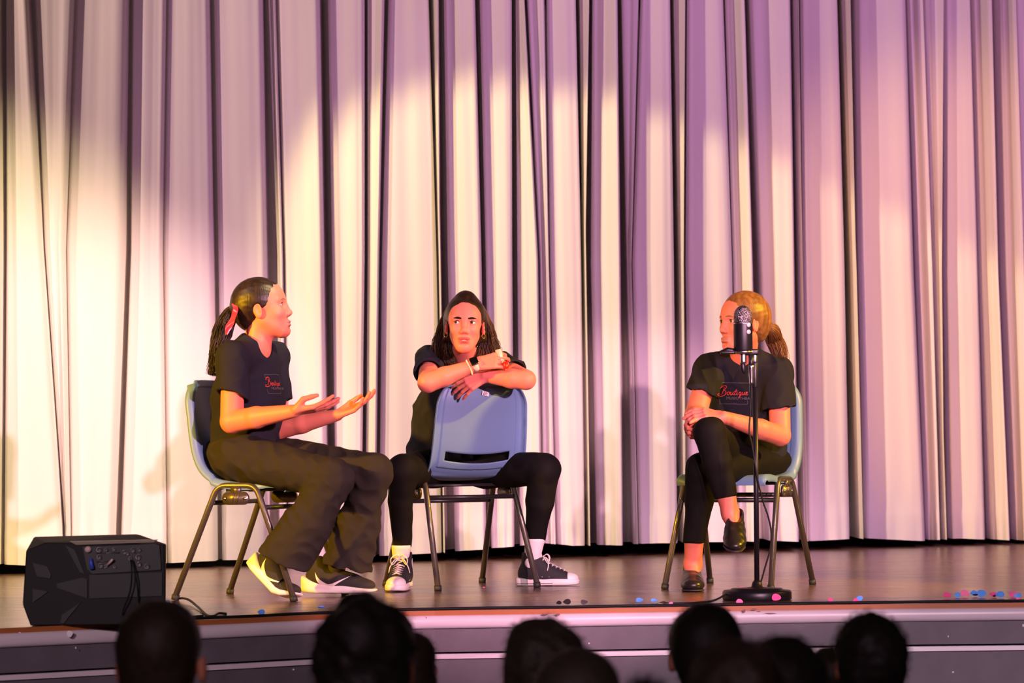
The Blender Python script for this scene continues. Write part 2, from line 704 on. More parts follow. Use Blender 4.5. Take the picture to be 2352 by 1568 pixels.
# orange wooden lip, rounded pale nosing, painted boards with a shadow gap and a ledge
mb = MB().add(*strip([drop(edge, 0.001, 0.012), drop(edge, 0.001, -0.004), drop(edge, -0.0165, -0.004), drop(edge, -0.0165, 0.02)]))
mb.build('trim_1', M_edge, smooth=False)['kind'] = 'structure'
rows = [drop(edge, -0.0165, 0.02)]
for k in range(9):
    a = math.radians(-90 + 180 * k / 8)
    rows.append(drop(edge, -0.0165 - 0.024 + 0.024 * math.sin(-a), -0.006 - 0.016 * math.cos(a)))
rows.append(drop(edge, -0.066, 0.03))
MB().add(*strip(rows)).build('trim_2', M_nose)['kind'] = 'structure'
MB().add(*strip([drop(edge, -0.055, 0.0), drop(edge, -0.150, 0.0), drop(edge, -0.150, 0.03)])).build('stage_front', M_face, smooth=False)['kind'] = 'structure'
MB().add(*strip([drop(edge, -0.145, 0.03), drop(edge, -0.165, 0.03)])).build('stage_front', M_dark, smooth=False)['kind'] = 'structure'
MB().add(*strip([drop(edge, -0.157, 0.03), drop(edge, -0.157, -0.010), drop(edge, -0.174, -0.012), drop(edge, -0.174, 0.012)])).build('trim_3', M_nose, smooth=False)['kind'] = 'structure'
MB().add(*strip([drop(edge, -0.172, 0.0), drop(edge, -0.95, 0.0)])).build('stage_front', M_face, smooth=False)['kind'] = 'structure'
# marks on the front: paint drops, a screw hole, worn scraps
M_paint = mat('white_paint_mark', (0.85, 0.72, 0.78), 0.6)
M_hole = mat('hole_dark', (0.02, 0.01, 0.01), 0.9)
M_wear = mat('worn_paint', (0.25, 0.13, 0.13), 0.8)


def front_mark(px, py, w, h, dz_front, m, seed=0, n=12):
    """Small flat patch lying on the stage front at that pixel."""
    best = min(edge, key=lambda p: abs((p.x / p.y) - (ray(px, py).x / ray(px, py).y)))
    D = best.y + dz_front
    c = P(px, py, D)
    rng = random.Random(seed)
    V = [c]
    for k in range(n):
        a = 2 * PI * k / n
        q = 1 + rng.uniform(-.15, .15)
        V.append(c + Vector((w * q * math.cos(a), 0, h * q * math.sin(a))))
    F = [(0, 1 + (k + 1) % n, 1 + k) for k in range(n)]
    return V, F


mb = MB()
for a in [(42, 1459, .0125, .0125, -.0245, 1), (160, 1455, .010, .0115, -.0245, 2), (647, 1454, .0045, .007, -.002, 3), (174, 1487, .002, .004, -.002, 4), (674, 1537, .0035, .0028, -.002, 5),
          (1353, 1477, .003, .003, -.002, 7), (1660, 1422, .002, .003, -.002, 8), (2178, 1461, .002, .004, -.002, 9), (2350, 1436, .003, .006, -.002, 10), (2189, 1543, .004, .003, -.002, 11)]:
    mb.add(*front_mark(a[0], a[1], a[2], a[3], a[4], None, a[5]))
tag(mb.build('paint_specks', M_paint, smooth=False), 'white paint drops and specks on the painted stage front', 'paint marks', kind='stuff')
tag(MB().add(*front_mark(1048, 1447, .0085, .0095, -.003, None, 6)).build('knot_hole', M_hole, smooth=False), 'small round dark hole in the grey stage front', 'hole')
mb = MB()
for a in [(1709, 1402.5, .006, .0065, -.0245, 21), (1733, 1398, .009, .003, -.0245, 22), (1760, 1409, .035, .0028, -.0245, 23), (1251, 1411, .012, .0035, -.0245, 24), (1281, 1411, .009, .004, -.0245, 25), (979, 1419, .0015, .006, -.0245, 26), (1742, 1404, .008, .002, -.0245, 27)]:
    mb.add(*front_mark(*a[:4], a[4], None, a[5], 9))
tag(mb.build('worn_patches', M_wear, smooth=False), 'chipped worn patches on the pale rounded stage nosing', 'wear marks', kind='stuff')

# hall
V = [(-9, -4, 0), (9, -4, 0), (9, 12, 0), (-9, 12, 0)]
struct('floor', V, [(0, 1, 2, 3)], M_hall)
struct('wall_back', [(-9, 19, 0), (9, 19, 0), (9, 19, 7), (-9, 19, 7)], [(0, 1, 2, 3)], M_black)
struct('wall_left', [(-9, -4, 0), (-9, 19, 0), (-9, 19, 7), (-9, -4, 7)], [(0, 1, 2, 3)], M_black)
struct('wall_right', [(9, -4, 0), (9, 19, 0), (9, 19, 7), (9, -4, 7)], [(3, 2, 1, 0)], M_black)
struct('ceiling', [(-9, -4, 7), (9, -4, 7), (9, 19, 7), (-9, 19, 7)], [(3, 2, 1, 0)], M_black)

# ---- curtain: deep narrow grooves between broad pleats, (left px, right px) at y = 0, 600, 1200 and how far the left pleat stands proud
GR = [((-175, -160), (-178, -160), (-182, -160), .07), ((-90, -76), (-92, -76), (-90, -70), .08),
      ((2, 13), (3, 12), (-4, 6), .07), ((63, 76), (98, 101), (143, 147), .05), ((175, 179), (148, 151), (158, 160), .05),
      ((297, 307), (285, 299), (258, 274), .07), ((385, 388), (372, 375), (378, 381), .03), ((482, 493), (489, 501), (494, 506), .05),
      ((606, 618), (612, 637), (612, 637), .07), ((635, 640), (650, 652), (655, 657), .02), ((737, 757), (744, 763), (747, 768), .08),
      ((842, 849), (838, 845), (826, 836), .05), ((888, 898), (871, 878), (858, 868), .05), ((990, 998), (1004, 1008), (1010, 1013), .04),
      ((1013, 1025), (1012, 1029), (1014, 1040), .08), ((1097, 1108), (1107, 1117), (1112, 1124), .07), ((1182, 1191), (1178, 1190), (1177, 1190), .05),
      ((1211, 1218), (1237, 1242), (1240, 1245), .06), ((1257, 1263), (1262, 1265), (1272, 1274), .03), ((1329, 1338), (1336, 1341), (1338, 1344), .05),
      ((1360, 1369), (1345, 1360), (1346, 1367), .08), ((1424, 1437), (1425, 1443), (1424, 1450), .10), ((1474, 1480), (1452, 1455), (1460, 1463), .03),
      ((1546, 1557), (1548, 1561), (1549, 1562), .06), ((1580, 1588), (1570, 1579), (1568, 1582), .08), ((1668, 1677), (1681, 1687), (1684, 1692), .07),
      ((1716, 1735), (1727, 1750), (1733, 1760), .10), ((1820, 1834), (1822, 1838), (1824, 1842), .10), ((1842, 1851), (1843, 1849), (1846, 1852), .05),
      ((1931, 1945), (1939, 1957), (1942, 1964), .06), ((1958, 1982), (1962, 1980), (1968, 1984), .10), ((2085, 2101), (2094, 2112), (2110, 2124), .10),
      ((2128, 2136), (2140, 2147), (2148, 2156), .07), ((2174, 2183), (2161, 2176), (2158, 2180), .07), ((2236, 2248), (2243, 2256), (2250, 2270), .07),
      ((2283, 2308), (2288, 2312), (2303, 2326), .10), ((2340, 2346), (2348, 2352), (2350, 2355), .09), ((2430, 2445), (2432, 2448), (2435, 2450), .08), ((2520, 2535), (2525, 2538), (2530, 2545), .08)]


for k_ in range(7):
    x_ = -262 - k_ * 88 + 17 * math.sin(k_ * 2.3)
    GR.insert(0, ((x_, x_ + 13), (x_ - 3, x_ + 9), (x_ - 5, x_ + 9), .06 + .02 * (k_ % 3)))
    x_ = 2610 + k_ * 84 + 15 * math.sin(k_ * 1.9)
    GR.append(((x_, x_ + 14), (x_ + 2, x_ + 15), (x_ + 5, x_ + 19), .06 + .02 * (k_ % 3)))


def curtain_D(px):
    return 15.2 + (px - 1176) * 0.00125 + 0.10 * math.sin(px * 0.0035)


M_curt = mat('cream_curtain_cloth', (0.80, 0.76, 0.71), 0.85, spec=0.15, sheen=0.2, bump=((260, 260, 260), 0.12, 0.001), var=((1.2, 1.2, 0.6), (0.74, 0.69, 0.63), 0.45, 0.75))
zs = list(np.linspace(1.02, 1.16, 7)) + list(np.linspace(1.17, 4.9, 64))
rngc = random.Random(4)
pan = [(rngc.random() * 6.28, rngc.uniform(.6, 1.4), rngc.random() * 6.28, rngc.uniform(-1, 1)) for _ in GR]
hem_px = [(-900, 1306), (-300, 1302), (0, 1296), (150, 1300), (330, 1296), (480, 1287), (700, 1280), (880, 1276), (1010, 1268), (1130, 1258), (1250, 1247), (1310, 1252), (1420, 1250), (1520, 1246), (1760, 1241), (1860, 1242), (1960, 1235), (2100, 1240), (2200, 1236), (2352, 1240), (2700, 1238)]


def lerp_table(tab, x):
    for (a, p), (c, q) in zip(tab, tab[1:]):
        if x <= c:
            return p + (q - p) * (x - a) / (c - a)
    return tab[-1][1]


rows = []
NP = 18
for iz, z in enumerate(zs):
    row = []
    py = 1023 - (z - CAM_Z) * F_PX / 15.3
    if py < 600:
        u, i0 = max(py, -400) / 600.0, 0
    else:
        u, i0 = (py - 600) / 600.0, 1
    for g in range(len(GR) - 1):
        ga, gb = GR[g], GR[g + 1]
        r0 = ga[i0][0] + (ga[i0 + 1][0] - ga[i0][0]) * u
        r1 = ga[i0][1] + (ga[i0 + 1][1] - ga[i0][1]) * u
        n0 = gb[i0][0] + (gb[i0 + 1][0] - gb[i0][0]) * u
        r1 = max(r1, r0 + 2.5)
        n0 = max(n0, r1 + 6)
        wpx = r1 - r0
        dg = 0.10 + 0.016 * wpx if wpx > 6 else 0.05 + 0.01 * wpx
        dg = min(dg, 0.38) * (0.55 if r0 < 640 else 1.0)
        for q in (0.0, 0.3, 0.7, 1.0):                         # floor of the groove
            px = r0 + (r1 - r0) * q
            row.append((px, dg * (0.9 + 0.1 * math.sin(PI * q))))
        A = gb[3] * 1.45
        ph, fq, ph2, tw = pan[g]
        W = n0 - r1
        for k in range(NP):
            t = k / (NP - 1)
            t = t + 0.06 * math.sin(2 * PI * t) * -1
            px = r1 + W * t
            prot = -A * (0.0 + 1.0 * (0.35 * t + 0.65 * t * t * (3 - 2 * t)))
            prot += 0.035 * max(0, (0.07 - t) / 0.07) ** 2
            prot += 0.022 * max(0, (t - 0.94) / 0.06) ** 2
            prot += 0.006 * math.sin(t * fq * 9 + ph + z * tw) * math.sin(PI * t) + 0.002 * math.sin(t * 31 * fq + ph2 + z * .8)
            if z < 1.3:
                prot += 0.010 * (1.3 - z) / .3 * math.sin(t * 17 + ph) * math.sin(PI * t)
            row.append((px, prot))
    pts = []
    for px, pr in row:
        D = curtain_D(px)
        X = (px - CX) * D / F_PX * (1 + 0)
        hz = P(px, lerp_table(hem_px, px), D).z
        zz = z
        if iz < 7:
            zz = hz + (1.17 - hz) * iz / 7.0
            pr -= 0.004
        pts.append(Vector((X, D + pr, max(zz, STAGE_Z + 0.006))))
    rows.append(pts)
V, F = strip(rows)
cur = MB().add(V, F).build('stage_curtain', M_curt)
tag(cur, 'tall pleated cream curtain hanging across the back of the stage', 'curtain')
# faint stains on the cloth
# ================================================================== chairs
M_shell = mat('blue_plastic', (0.16, 0.27, 0.46), 0.42, spec=0.4, bump=((900, 900, 900), 0.25, 0.0006))
M_steel = mat('black_enamelled_tube', (0.11, 0.095, 0.075), 0.36, metal=0.5, spec=0.6, coat=0.5)
M_steel2 = mat('black_steel_bar', (0.02, 0.018, 0.02), 0.35, spec=0.5)
M_bracket = mat('worn_bracket', (0.16, 0.13, 0.10), 0.35, metal=0.7)
M_rubber = mat('rubber_tip', (0.02, 0.02, 0.02), 0.6)
M_screw = mat('steel_rivet', (0.6, 0.6, 0.6), 0.3, metal=1.0)


def shell_point(u, v, lift=0.0):
    """u -1..1 across, v 0..1 from the top of the back, down and along the seat to its front."""
    prof = [(-.222, .872), (-.220, .80), (-.208, .72), (-.196, .64), (-.182, .575), (-.155, .515), (-.105, .472), (-.03, .455), (.06, .452), (.135, .460), (.185, .462), (.212, .450), (.222, .428)]
    wid = [.185, .208, .216, .220, .222, .222, .220, .214, .210, .207, .204, .200, .196]
    n = len(prof) - 1
    f = min(max(v, 0), 0.99999) * n
    i = int(f)
    t = f - i

    def cr(a):
        g = lambda j: a[min(max(j, 0), n)]
        p0, p1, p2, p3 = g(i - 1), g(i), g(i + 1), g(i + 2)
        return 0.5 * ((2 * p1) + (p2 - p0) * t + (2 * p0 - 5 * p1 + 4 * p2 - p3) * t * t + (3 * p1 - p0 - 3 * p2 + p3) * t ** 3)
    y = cr([p[0] for p in prof])
    z = cr([p[1] for p in prof])
    wd = cr(wid)
    y2 = cr([p[0] for p in prof[1:]] + [prof[-1][0]])
    z2 = cr([p[1] for p in prof[1:]] + [prof[-1][1]])
    ty, tz = y2 - y, z2 - z
    L = math.hypot(ty, tz) or 1
    ty, tz = ty / L, tz / L
    ny, nz_ = -tz, ty                       # points to the sitter
    au = abs(u)
    x = wd * u
    # rounded top corners
    if v < 0.12:
        k = 1 - v / 0.12
        z -= 0.022 * k * max(0, (au - 0.45) / 0.55) ** 2.2
        x *= 0.80 + 0.20 * (1 - k ** 2.4) ** (1 / 2.4)
    if v > 0.9:
        k = (v - 0.9) / 0.1
        y -= 0.022 * k * max(0, (au - 0.6) / 0.4) ** 2
    curve = 0.022 * au ** 2 if v < 0.5 else 0.012 * au ** 2 - (0.0)
    if 0.5 <= v:
        curve *= 1 - 0.9 * max(0, (v - 0.75) / 0.25)
    # edge flange folded backwards
    fl = 0.0
    if au > 0.9:
        q = (au - 0.9) / 0.1
        fl = -0.030 * q ** 1.5
        if v > 0.86:
            fl *= max(0.0, 1 - (v - 0.86) / 0.10)
        x *= (0.9 + 0.075 * math.sin(q * PI / 2)) / au
    # top flange
    if v < 0.03:
        fl -= 0.014 * (1 - v / 0.03)
    # step between rim and panel
    if 0.035 < v < 0.44 and au < 0.80:
        curve -= 0.0035
    off = curve + fl + lift
    return (x, y + ny * off, z + nz_ * off)


def shell_mesh():
    US = sorted(set([round(-1 + 2 * i / 44, 4) for i in range(45)] + [-.97, .97, -.93, .93, -.805, .805, -.79, .79]))
    VS = sorted(set([i / 96 for i in range(97)] + [.006, .015, .03, .036, .44, .445]))
    idx = {}
    V, F = [], []
    for j, v in enumerate(VS):
        for i, u in enumerate(US):
            # bend the grid so that the slot's edge is curved
            vv = v + 0.018 * (1 - (u / 0.7) ** 2 if abs(u) < 0.7 else 0) * max(0, 1 - abs(v - 0.36) / 0.09)
            idx[i, j] = len(V)
            V.append(shell_point(u, vv))
    for j in range(len(VS) - 1):
        for i in range(len(US) - 1):
            um, vm = (US[i] + US[i + 1]) / 2, (VS[j] + VS[j + 1]) / 2
            if 0.335 < vm < 0.385 and abs(um) < 0.70:
                continue
            F.append((idx[i, j], idx[i, j + 1], idx[i + 1, j + 1], idx[i + 1, j]))
    # thickness
    bm = bmesh.new()
    vs = [bm.verts.new(p) for p in V]
    for f in F:
        bm.faces.new([vs[i] for i in f])
    loose = [q for q in bm.verts if not q.link_faces]
    for q in loose:
        bm.verts.remove(q)
    bm.normal_update()
    bmesh.ops.solidify(bm, geom=list(bm.faces), thickness=0.0045)
    bm.verts.index_update()
    V = [tuple(q.co) for q in bm.verts]
    F = [tuple(q.index for q in f.verts) for f in bm.faces]
    bm.free()
    return V, F


def make_chair(label):
    t = thing('plastic_chair', label, 'chair', group='blue plastic chairs on the stage')
    V, F = shell_mesh()
    part('seat_shell', V, F, M_shell, t)
    HW = .2325
    for s in (-1, 1):
        apex = 0.205
        pts = fillet_path([(s * HW, -.262, .012), (s * apex, -.085, .452), (s * apex, .085, .452), (s * HW, .262, .012)], 0.06, 7)
        MB().tube(pts, 0.0125, 12).build('side_frame', M_steel, t)
        for e in (-1, 1):
            MB().tube([(s * HW, e * .2625, .001), (s * HW * .995, e * .258, .022)], 0.0155, 12).build('foot_cap', M_rubber, t)
        # linking bracket: rounded plate with two slots, hung under the frame's top bar
        mb = MB()
        plate = []
        for k in range(24):
            a = 2 * PI * k / 24
            cx = .032 if math.cos(a) > 0 else -.032
            plate.append((cx + .026 * math.cos(a), .402 + .026 * math.sin(a)))
        x0, x1 = s * (apex + .002), s * (apex + .014)
        V = [(x0, a, b_) for a, b_ in plate] + [(x1, a, b_) for a, b_ in plate]
        F = [tuple(range(24)), tuple(reversed(range(24, 48)))] + [(k, 24 + k, 24 + (k + 1) % 24, (k + 1) % 24) for k in range(24)]
        mb.add(V, F)
        for q in (-.009, .011):
            mb.tube([(x1, q - .006, .380), (x1, q + .006, .424)], .0035, 8)
        mb.box((min(x0, x1) - .004, -.02, .42), (max(x0, x1) - .002, .02, .448))
        br_ = mb.build('bracket', M_bracket, t)
        for q in (-.045, .045):
            MB().tube([(x1 + s * .001, q, .402), (x1 + s * .004, q, .402)], .006, 10).build('rivet', M_screw, br_)
    for e, zc in ((-1, .384), (1, .366)):
        yy = -.085 - (.452 - zc) * .177 / .44
        xx = .205 + (.452 - zc) * .0275 / .44
        MB().tube([(-xx, e * abs(yy), zc), (xx, e * abs(yy), zc)], .0095, 10).build('cross_bar', M_steel2, t)
    MB().box((-.20, -.05, .428), (.20, -.02, .440)).box((-.20, .05, .428), (.20, .08, .440)).build('seat_rail', M_steel2, t)
    return t


def copy_thing(t, label):
    r = t.copy()
    COL.objects.link(r)
    BASE[r] = Vector((0, 0, 0))
    r['label'] = label
    for ch in list(t.children):
        c = ch.copy()
        COL.objects.link(c)
        c.parent = r
        for g in ch.children:
            d = g.copy()
            COL.objects.link(d)
            d.parent = c
    return r


def put(o, x, y, fwd, z=STAGE_Z):
    """fwd: direction the seat faces, in world XY."""
    o.location = (x, y, z)
    o.rotation_euler = (0, 0, math.atan2(fwd[1], fwd[0]) - PI / 2)
    return o


chair1 = make_chair('blue plastic chair carrying the ponytailed person with red ribbon')
chair2 = copy_thing(chair1, 'blue plastic chair turned backwards, its slotted back towards the audience')
chair3 = copy_thing(chair1, 'blue plastic chair under the cross-legged person behind the microphone')
C1 = (-1.013, 11.42)
F1 = (.927, -.375)
C2 = (-.228, 12.19)
F2 = (-.454, .891)
C3 = (.945, 11.965)
F3 = (-.42, -.907)
put(chair1, *C1, F1)
put(chair2, *C2, F2)
put(chair3, *C3, F3)


def chair_world(C, Fd, p):
    n = math.hypot(*Fd)
    fx, fy = Fd[0] / n, Fd[1] / n
    return Vector((C[0] + fx * p[1] + fy * p[0], C[1] + fy * p[1] - fx * p[0], STAGE_Z + p[2]))


# hand-written sticker on the turned chair's back
M_stick = mat('white_sticker', (0.85, 0.80, 0.82), 0.5)
M_ink = mat('black_ink', (0.01, 0.01, 0.01), 0.5)


def mapped(Vs, ang, u0, v0, lift):
    out = []
    for p in Vs:
        x = p[0] * math.cos(ang) - p[1] * math.sin(ang)
        y = p[0] * math.sin(ang) + p[1] * math.cos(ang)
        q = shell_point((u0 + x / .215), v0 - y / 0.93, -.0045 - lift)
        out.append(q)
    return out


g = [(-.018 + .036 * i / 8, -.0085 + .017 * j / 4) for j in range(5) for i in range(9)]
gF = [(j * 9 + i, j * 9 + i + 1, j * 9 + i + 10, j * 9 + i + 9) for j in range(4) for i in range(8)]
# seen from behind, the viewer's right is the chair's -x once more turned: u = x/.215 in viewer terms
st = part('sticker', mapped(g, -.17, .06, .062, .0012), gF, M_stick, chair2, smooth=False)
V, F = text_mesh('BIt', .019, .25)
V2 = mapped([(v.x, v.y - .000) for v in V], -.17, .045, .062, .0018)
part('lettering', V2, F, M_ink, st, smooth=False)
# ================================================================== people: shared makers
M_skin = mat('skin', (0.66, 0.33, 0.235), 0.5, spec=0.35, attr='tint', subsurf=0.0, bump=((400, 400, 400), 0.08, 0.0005))
M_white = mat('eye_white', (0.75, 0.70, 0.68), 0.2)
M_iris = mat('iris_brown', (0.10, 0.045, 0.02), 0.15)
M_pupil = mat('pupil', (0.005, 0.004, 0.004), 0.1)
M_brow = mat('brow_hair', (0.020, 0.009, 0.007), 0.8, spec=.1)
M_brow2 = mat('light_brow_hair', (0.22, 0.11, 0.06), 0.7)
M_lash = mat('lash', (0.02, 0.012, 0.01), 0.7)
M_shirt = mat('charcoal_navy_tee', (0.022, 0.021, 0.031), 0.9, spec=0.12, sheen=0.0, bump=((700, 700, 700), 0.25, 0.0005))
M_pants = mat('charcoal_trousers', (0.030, 0.025, 0.021), 0.9, spec=0.12, sheen=0.0, bump=((900, 900, 900), 0.25, 0.0005))
M_legging = mat('black_leggings', (0.0075, 0.0065, 0.0062), 0.75, spec=0.12, sheen=0.0)
M_gold = mat('gold', (0.9, 0.62, 0.30), 0.2, metal=1.0)
M_tooth = mat('tooth', (0.8, 0.74, 0.68), 0.3)


def hair_mat(name, c1, c2, sc=(60, 60, 6)):
    return mat(name, c1, 0.42, spec=0.5, var=(sc, c2, 0.4, 0.65), bump=((sc[0] * 4, sc[1] * 4, sc[2] * 2), 0.5, 0.002))


M_hair_dark = hair_mat('dark_brown_hair', (0.018, 0.008, 0.005), (0.038, 0.016, 0.009))
M_hair_mid = hair_mat('brown_hair', (0.055, 0.024, 0.012), (0.13, 0.055, 0.025))
M_hair_ginger = hair_mat('light_auburn_hair', (0.20, 0.085, 0.030), (0.34, 0.15, 0.05))


def basis(fwd, up):
    f = np.array(fwd, float)
    f /= np.linalg.norm(f)
    u = np.array(up, float)
    u = u - f * (u @ f)
    u /= np.linalg.norm(u)
    l = np.cross(u, f)
    return np.stack([f, l, u], 1)          # columns forward, left, up


def head_dir(yaw, pitch=0.0, roll=0.0):
    """yaw: 0 faces the camera (-Y), 90 faces picture right (+X); pitch up positive; roll tilts the crown to the person's left."""
    ya, p, r = math.radians(yaw), math.radians(pitch), math.radians(roll)
    f = np.array([math.sin(ya) * math.cos(p), -math.cos(ya) * math.cos(p), math.sin(p)])
    up = np.array([0, 0, 1.0])
    B = basis(f, up)
    u = B[:, 2] * math.cos(r) + B[:, 1] * math.sin(r)
    return basis(f, u)


class Head:
    def __init__(s, c, R, sc=1.0):
        s.c, s.R, s.s = np.array(c, float), R, sc

    def w(s, p):
        return s.c + s.R @ (np.array(p, float) * s.s)

    def d(s, v):
        return s.R @ np.array(v, float)

    def loc(s, V):
        return ((np.asarray(V) - s.c) @ s.R) / s.s

    def E(s, F, c, r, k=0.02, op='u'):
        F.ell(s.w(c), np.array(r) * s.s, s.R, k * s.s, op)

    def C(s, F, a, b, r1, r2, k=0.02, op='u', side=None, ratio=1.0):
        F.cap(s.w(a), s.w(b), r1 * s.s, r2 * s.s, k=k * s.s, op=op, side=None if side is None else s.d(side), ratio=ratio)


EYE = (.0660, .0310, .002)


def add_head(F, H, mouth_open=0.0, full=0.0):
    E, C = (lambda *a, **k: H.E(F, *a, **k)), (lambda *a, **k: H.C(F, *a, **k))
    E((-.014, 0, .030), (.090, .070, .080), .01)
    E((.030, 0, .030), (.053, .056 + full * .004, .056), .03)                       # forehead
    E((.030, 0, -.025), (.052, .0485 + full * .010, .070), .03)        # face
    E((.026, 0, -.066), (.049, .033 + full * .016, .040), .03)        # jaw
    E((.066, 0, -.096), (.018, .0155, .016), .03)                      # chin
    for q in (-1, 1):
        E((.052, q * (.0325 + full * .003), -.026), (.026 + full * .004, .0215 + full * .004, .020 + full * .004), .02)      # cheek
        C((.0755, q * .012, .017), (.0655, q * .045, .019), .0075, .0065, .012)   # brow ridge
        C((.008, q * (.037 + full * .010), -.048), (.058, q * .016, -.091), .016, .012, .03)      # jaw line
    for q in (-1, 1):
        E((.0885, q * .0305, .000), (.0150, .0200, .0145), .010, 's')   # socket
    C((.080, 0, .008), (.0945, 0, -.028), .0068, .0085, .014)         # nose ridge
    E((.0935, 0, -.0320), (.0092, .0095, .0085), .010)                # nose tip
    for q in (-1, 1):
        E((.0870, q * .0115, -.0365), (.0085, .0068, .0065), .008)    # nostril wing
        E((.0935, q * .0062, -.0418), (.0045, .0028, .0030), .002, 's')
    # eyelids: shell around the ball with an almond opening
    for q in (-1, 1):
        c0 = H.w((EYE[0], q * EYE[1], EYE[2]))
        Rl = H.R
        r_out = .0150 * H.s
        sc = H.s

        def lid(X, Y, Z, c0=c0, Rl=Rl, r_out=r_out, sc=sc, q=q):
            px, py, pz = X - c0[0], Y - c0[1], Z - c0[2]
            a = px * Rl[0, 0] + py * Rl[1, 0] + pz * Rl[2, 0]
            b_ = (px * Rl[0, 1] + py * Rl[1, 1] + pz * Rl[2, 1]) * q
            c_ = px * Rl[0, 2] + py * Rl[1, 2] + pz * Rl[2, 2]
            d = np.sqrt(a * a + b_ * b_ + c_ * c_) - r_out
            # opening: lens between two arcs
            top = c_ - (.0064 * sc - b_ * b_ * 30 / sc * 1.0)
            bot = -c_ - (.0048 * sc - b_ * b_ * 24 / sc * 1.0)
            open_ = np.maximum(np.maximum(top, bot), -a)
            return np.maximum(d, -open_)
        F._add(lid, c0 - r_out, c0 + r_out, .0035 * sc, 'u')
    # mouth
    mo = mouth_open
    E((.0830, 0, -.0618), (.0105, .0232, .0062), .009)
    E((.0820, 0, -.0727 - mo * .5), (.0108, .0200, .0074), .009)
    if mo > 0:
        E((.0920, 0, -.0672 - mo * .2), (.0090, .0170, .0018 + mo * .35), .002, 's')
    else:
        E((.0945, 0, -.0672), (.0070, .0210, .0009), .0015, 's')
    E((.0850, 0, -.0820), (.0060, .012, .004), .008, 's')
    # ears
    for q in (-1, 1):
        Re = H.R @ np.array(Euler((math.radians(0), math.radians(-8), math.radians(q * 15))).to_matrix())
        F.ell(H.w((-.008, q * .0710, -.008)), np.array((.0175, .0058, .0300)) * H.s, Re, .006 * H.s)
        F.ell(H.w((-.006, q * .0740, -.026)), np.array((.0105, .0052, .0120)) * H.s, Re, .006 * H.s)
        F.ell(H.w((-.003, q * .0780, -.005)), np.array((.0100, .0050, .0180)) * H.s, Re, .003 * H.s, 's')
        F.ell(H.w((.004, q * .0735, -.012)), np.array((.0045, .0050, .0060)) * H.s, Re, .003 * H.s)


def add_neck(F, H, base, r=.046, r2=.052):
    F.cap(H.w((-.018, 0, -.045)), base, r * H.s, r2 * H.s, k=.022)


def tint_body(o, H, base_col, lip=(0.52, 0.17, 0.15), blush=(0.70, 0.30, 0.23)):
    me = o.data
    n = len(me.vertices)
    V = np.empty(n * 3)
    me.vertices.foreach_get('co', V)
    V = V.reshape(-1, 3) + np.array(BASE[o])
    L = H.loc(V)
    col = np.tile(np.array([*base_col, 1.0]), (n, 1))

    def mix(mask, c):
        col[:, :3] = col[:, :3] * (1 - mask[:, None]) + np.array(c) * mask[:, None]

    def em(c, r, soft=0.25):
        q = np.sqrt((((L - np.array(c)) / np.array(r)) ** 2).sum(1))
        return np.clip((1 + soft - q) / soft, 0, 1)
    for q in (-1, 1):
        mix(em((.07, q * .040, -.030), (.03, .022, .020), .8) * .35, blush)
    mix(em((.105, 0, -.036), (.014, .016, .012), .6) * .3, blush)
    lipm = np.maximum(em((.090, 0, -.0625), (.012, .0235, .0054), .25), em((.090, 0, -.0725), (.012, .0205, .0068), .25))
    mix(lipm, lip)
    a = me.color_attributes.new('tint', 'FLOAT_COLOR', 'POINT')
    a.data.foreach_set('color', col.ravel())


def add_eyes(H, parent, gaze, iris=M_iris, brow=M_brow, brow_w=.0030, sides=(-1, 1)):
    """gaze: direction in head space."""
    g = H.d(np.array(gaze) / np.linalg.norm(gaze))
    for q in sides:
        c = H.w((EYE[0], q * EYE[1], EYE[2]))
        r = .0133 * H.s
        Bz = Vector(g).to_track_quat('Z', 'Y').to_matrix().to_4x4()
        M = Matrix.Translation(Vector(c)) @ Bz
        V, Fc, mi = [], [], []
        rings = [0.001, .09, .17, .19, .30, .42, .46, .6, .8, 1.1, 1.4, 1.8, 2.2, 2.6, 3.0]
        n = 24
        for t in rings:
            for k in range(n):
                a = 2 * PI * k / n
                V.append(M @ Vector((r * math.sin(t) * math.cos(a), r * math.sin(t) * math.sin(a), r * math.cos(t))))
        for i in range(len(rings) - 1):
            for k in range(n):
                a, b_ = i * n + k, i * n + (k + 1) % n
                Fc.append((a, a + n, b_ + n, b_))
                mi.append(2 if rings[i] < .18 else (1 if rings[i] < .45 else 0))
        part('eye', [tuple(v) for v in V], Fc, [M_white, iris, M_pupil], parent, mids=mi)
        # lash line and brow as tapered strips lying on the lid and brow
        pts, rs = [], []
        for k in range(9):
            t = k / 8
            y = (-.0130 + .0275 * t) * 1.0
            z = .0066 - (y ** 2) * 30
            x = math.sqrt(max(.0152 ** 2 - y * y - z * z, 1e-5))
            pts.append(Vector(H.w((EYE[0] + x, q * (EYE[1] + y), EYE[2] + z))))
            rs.append((.0006 + .0009 * math.sin(PI * min(t + .15, 1))) * H.s)
        MB().tube(pts, rs, 6).build('eyelash', M_lash, parent)
    return g


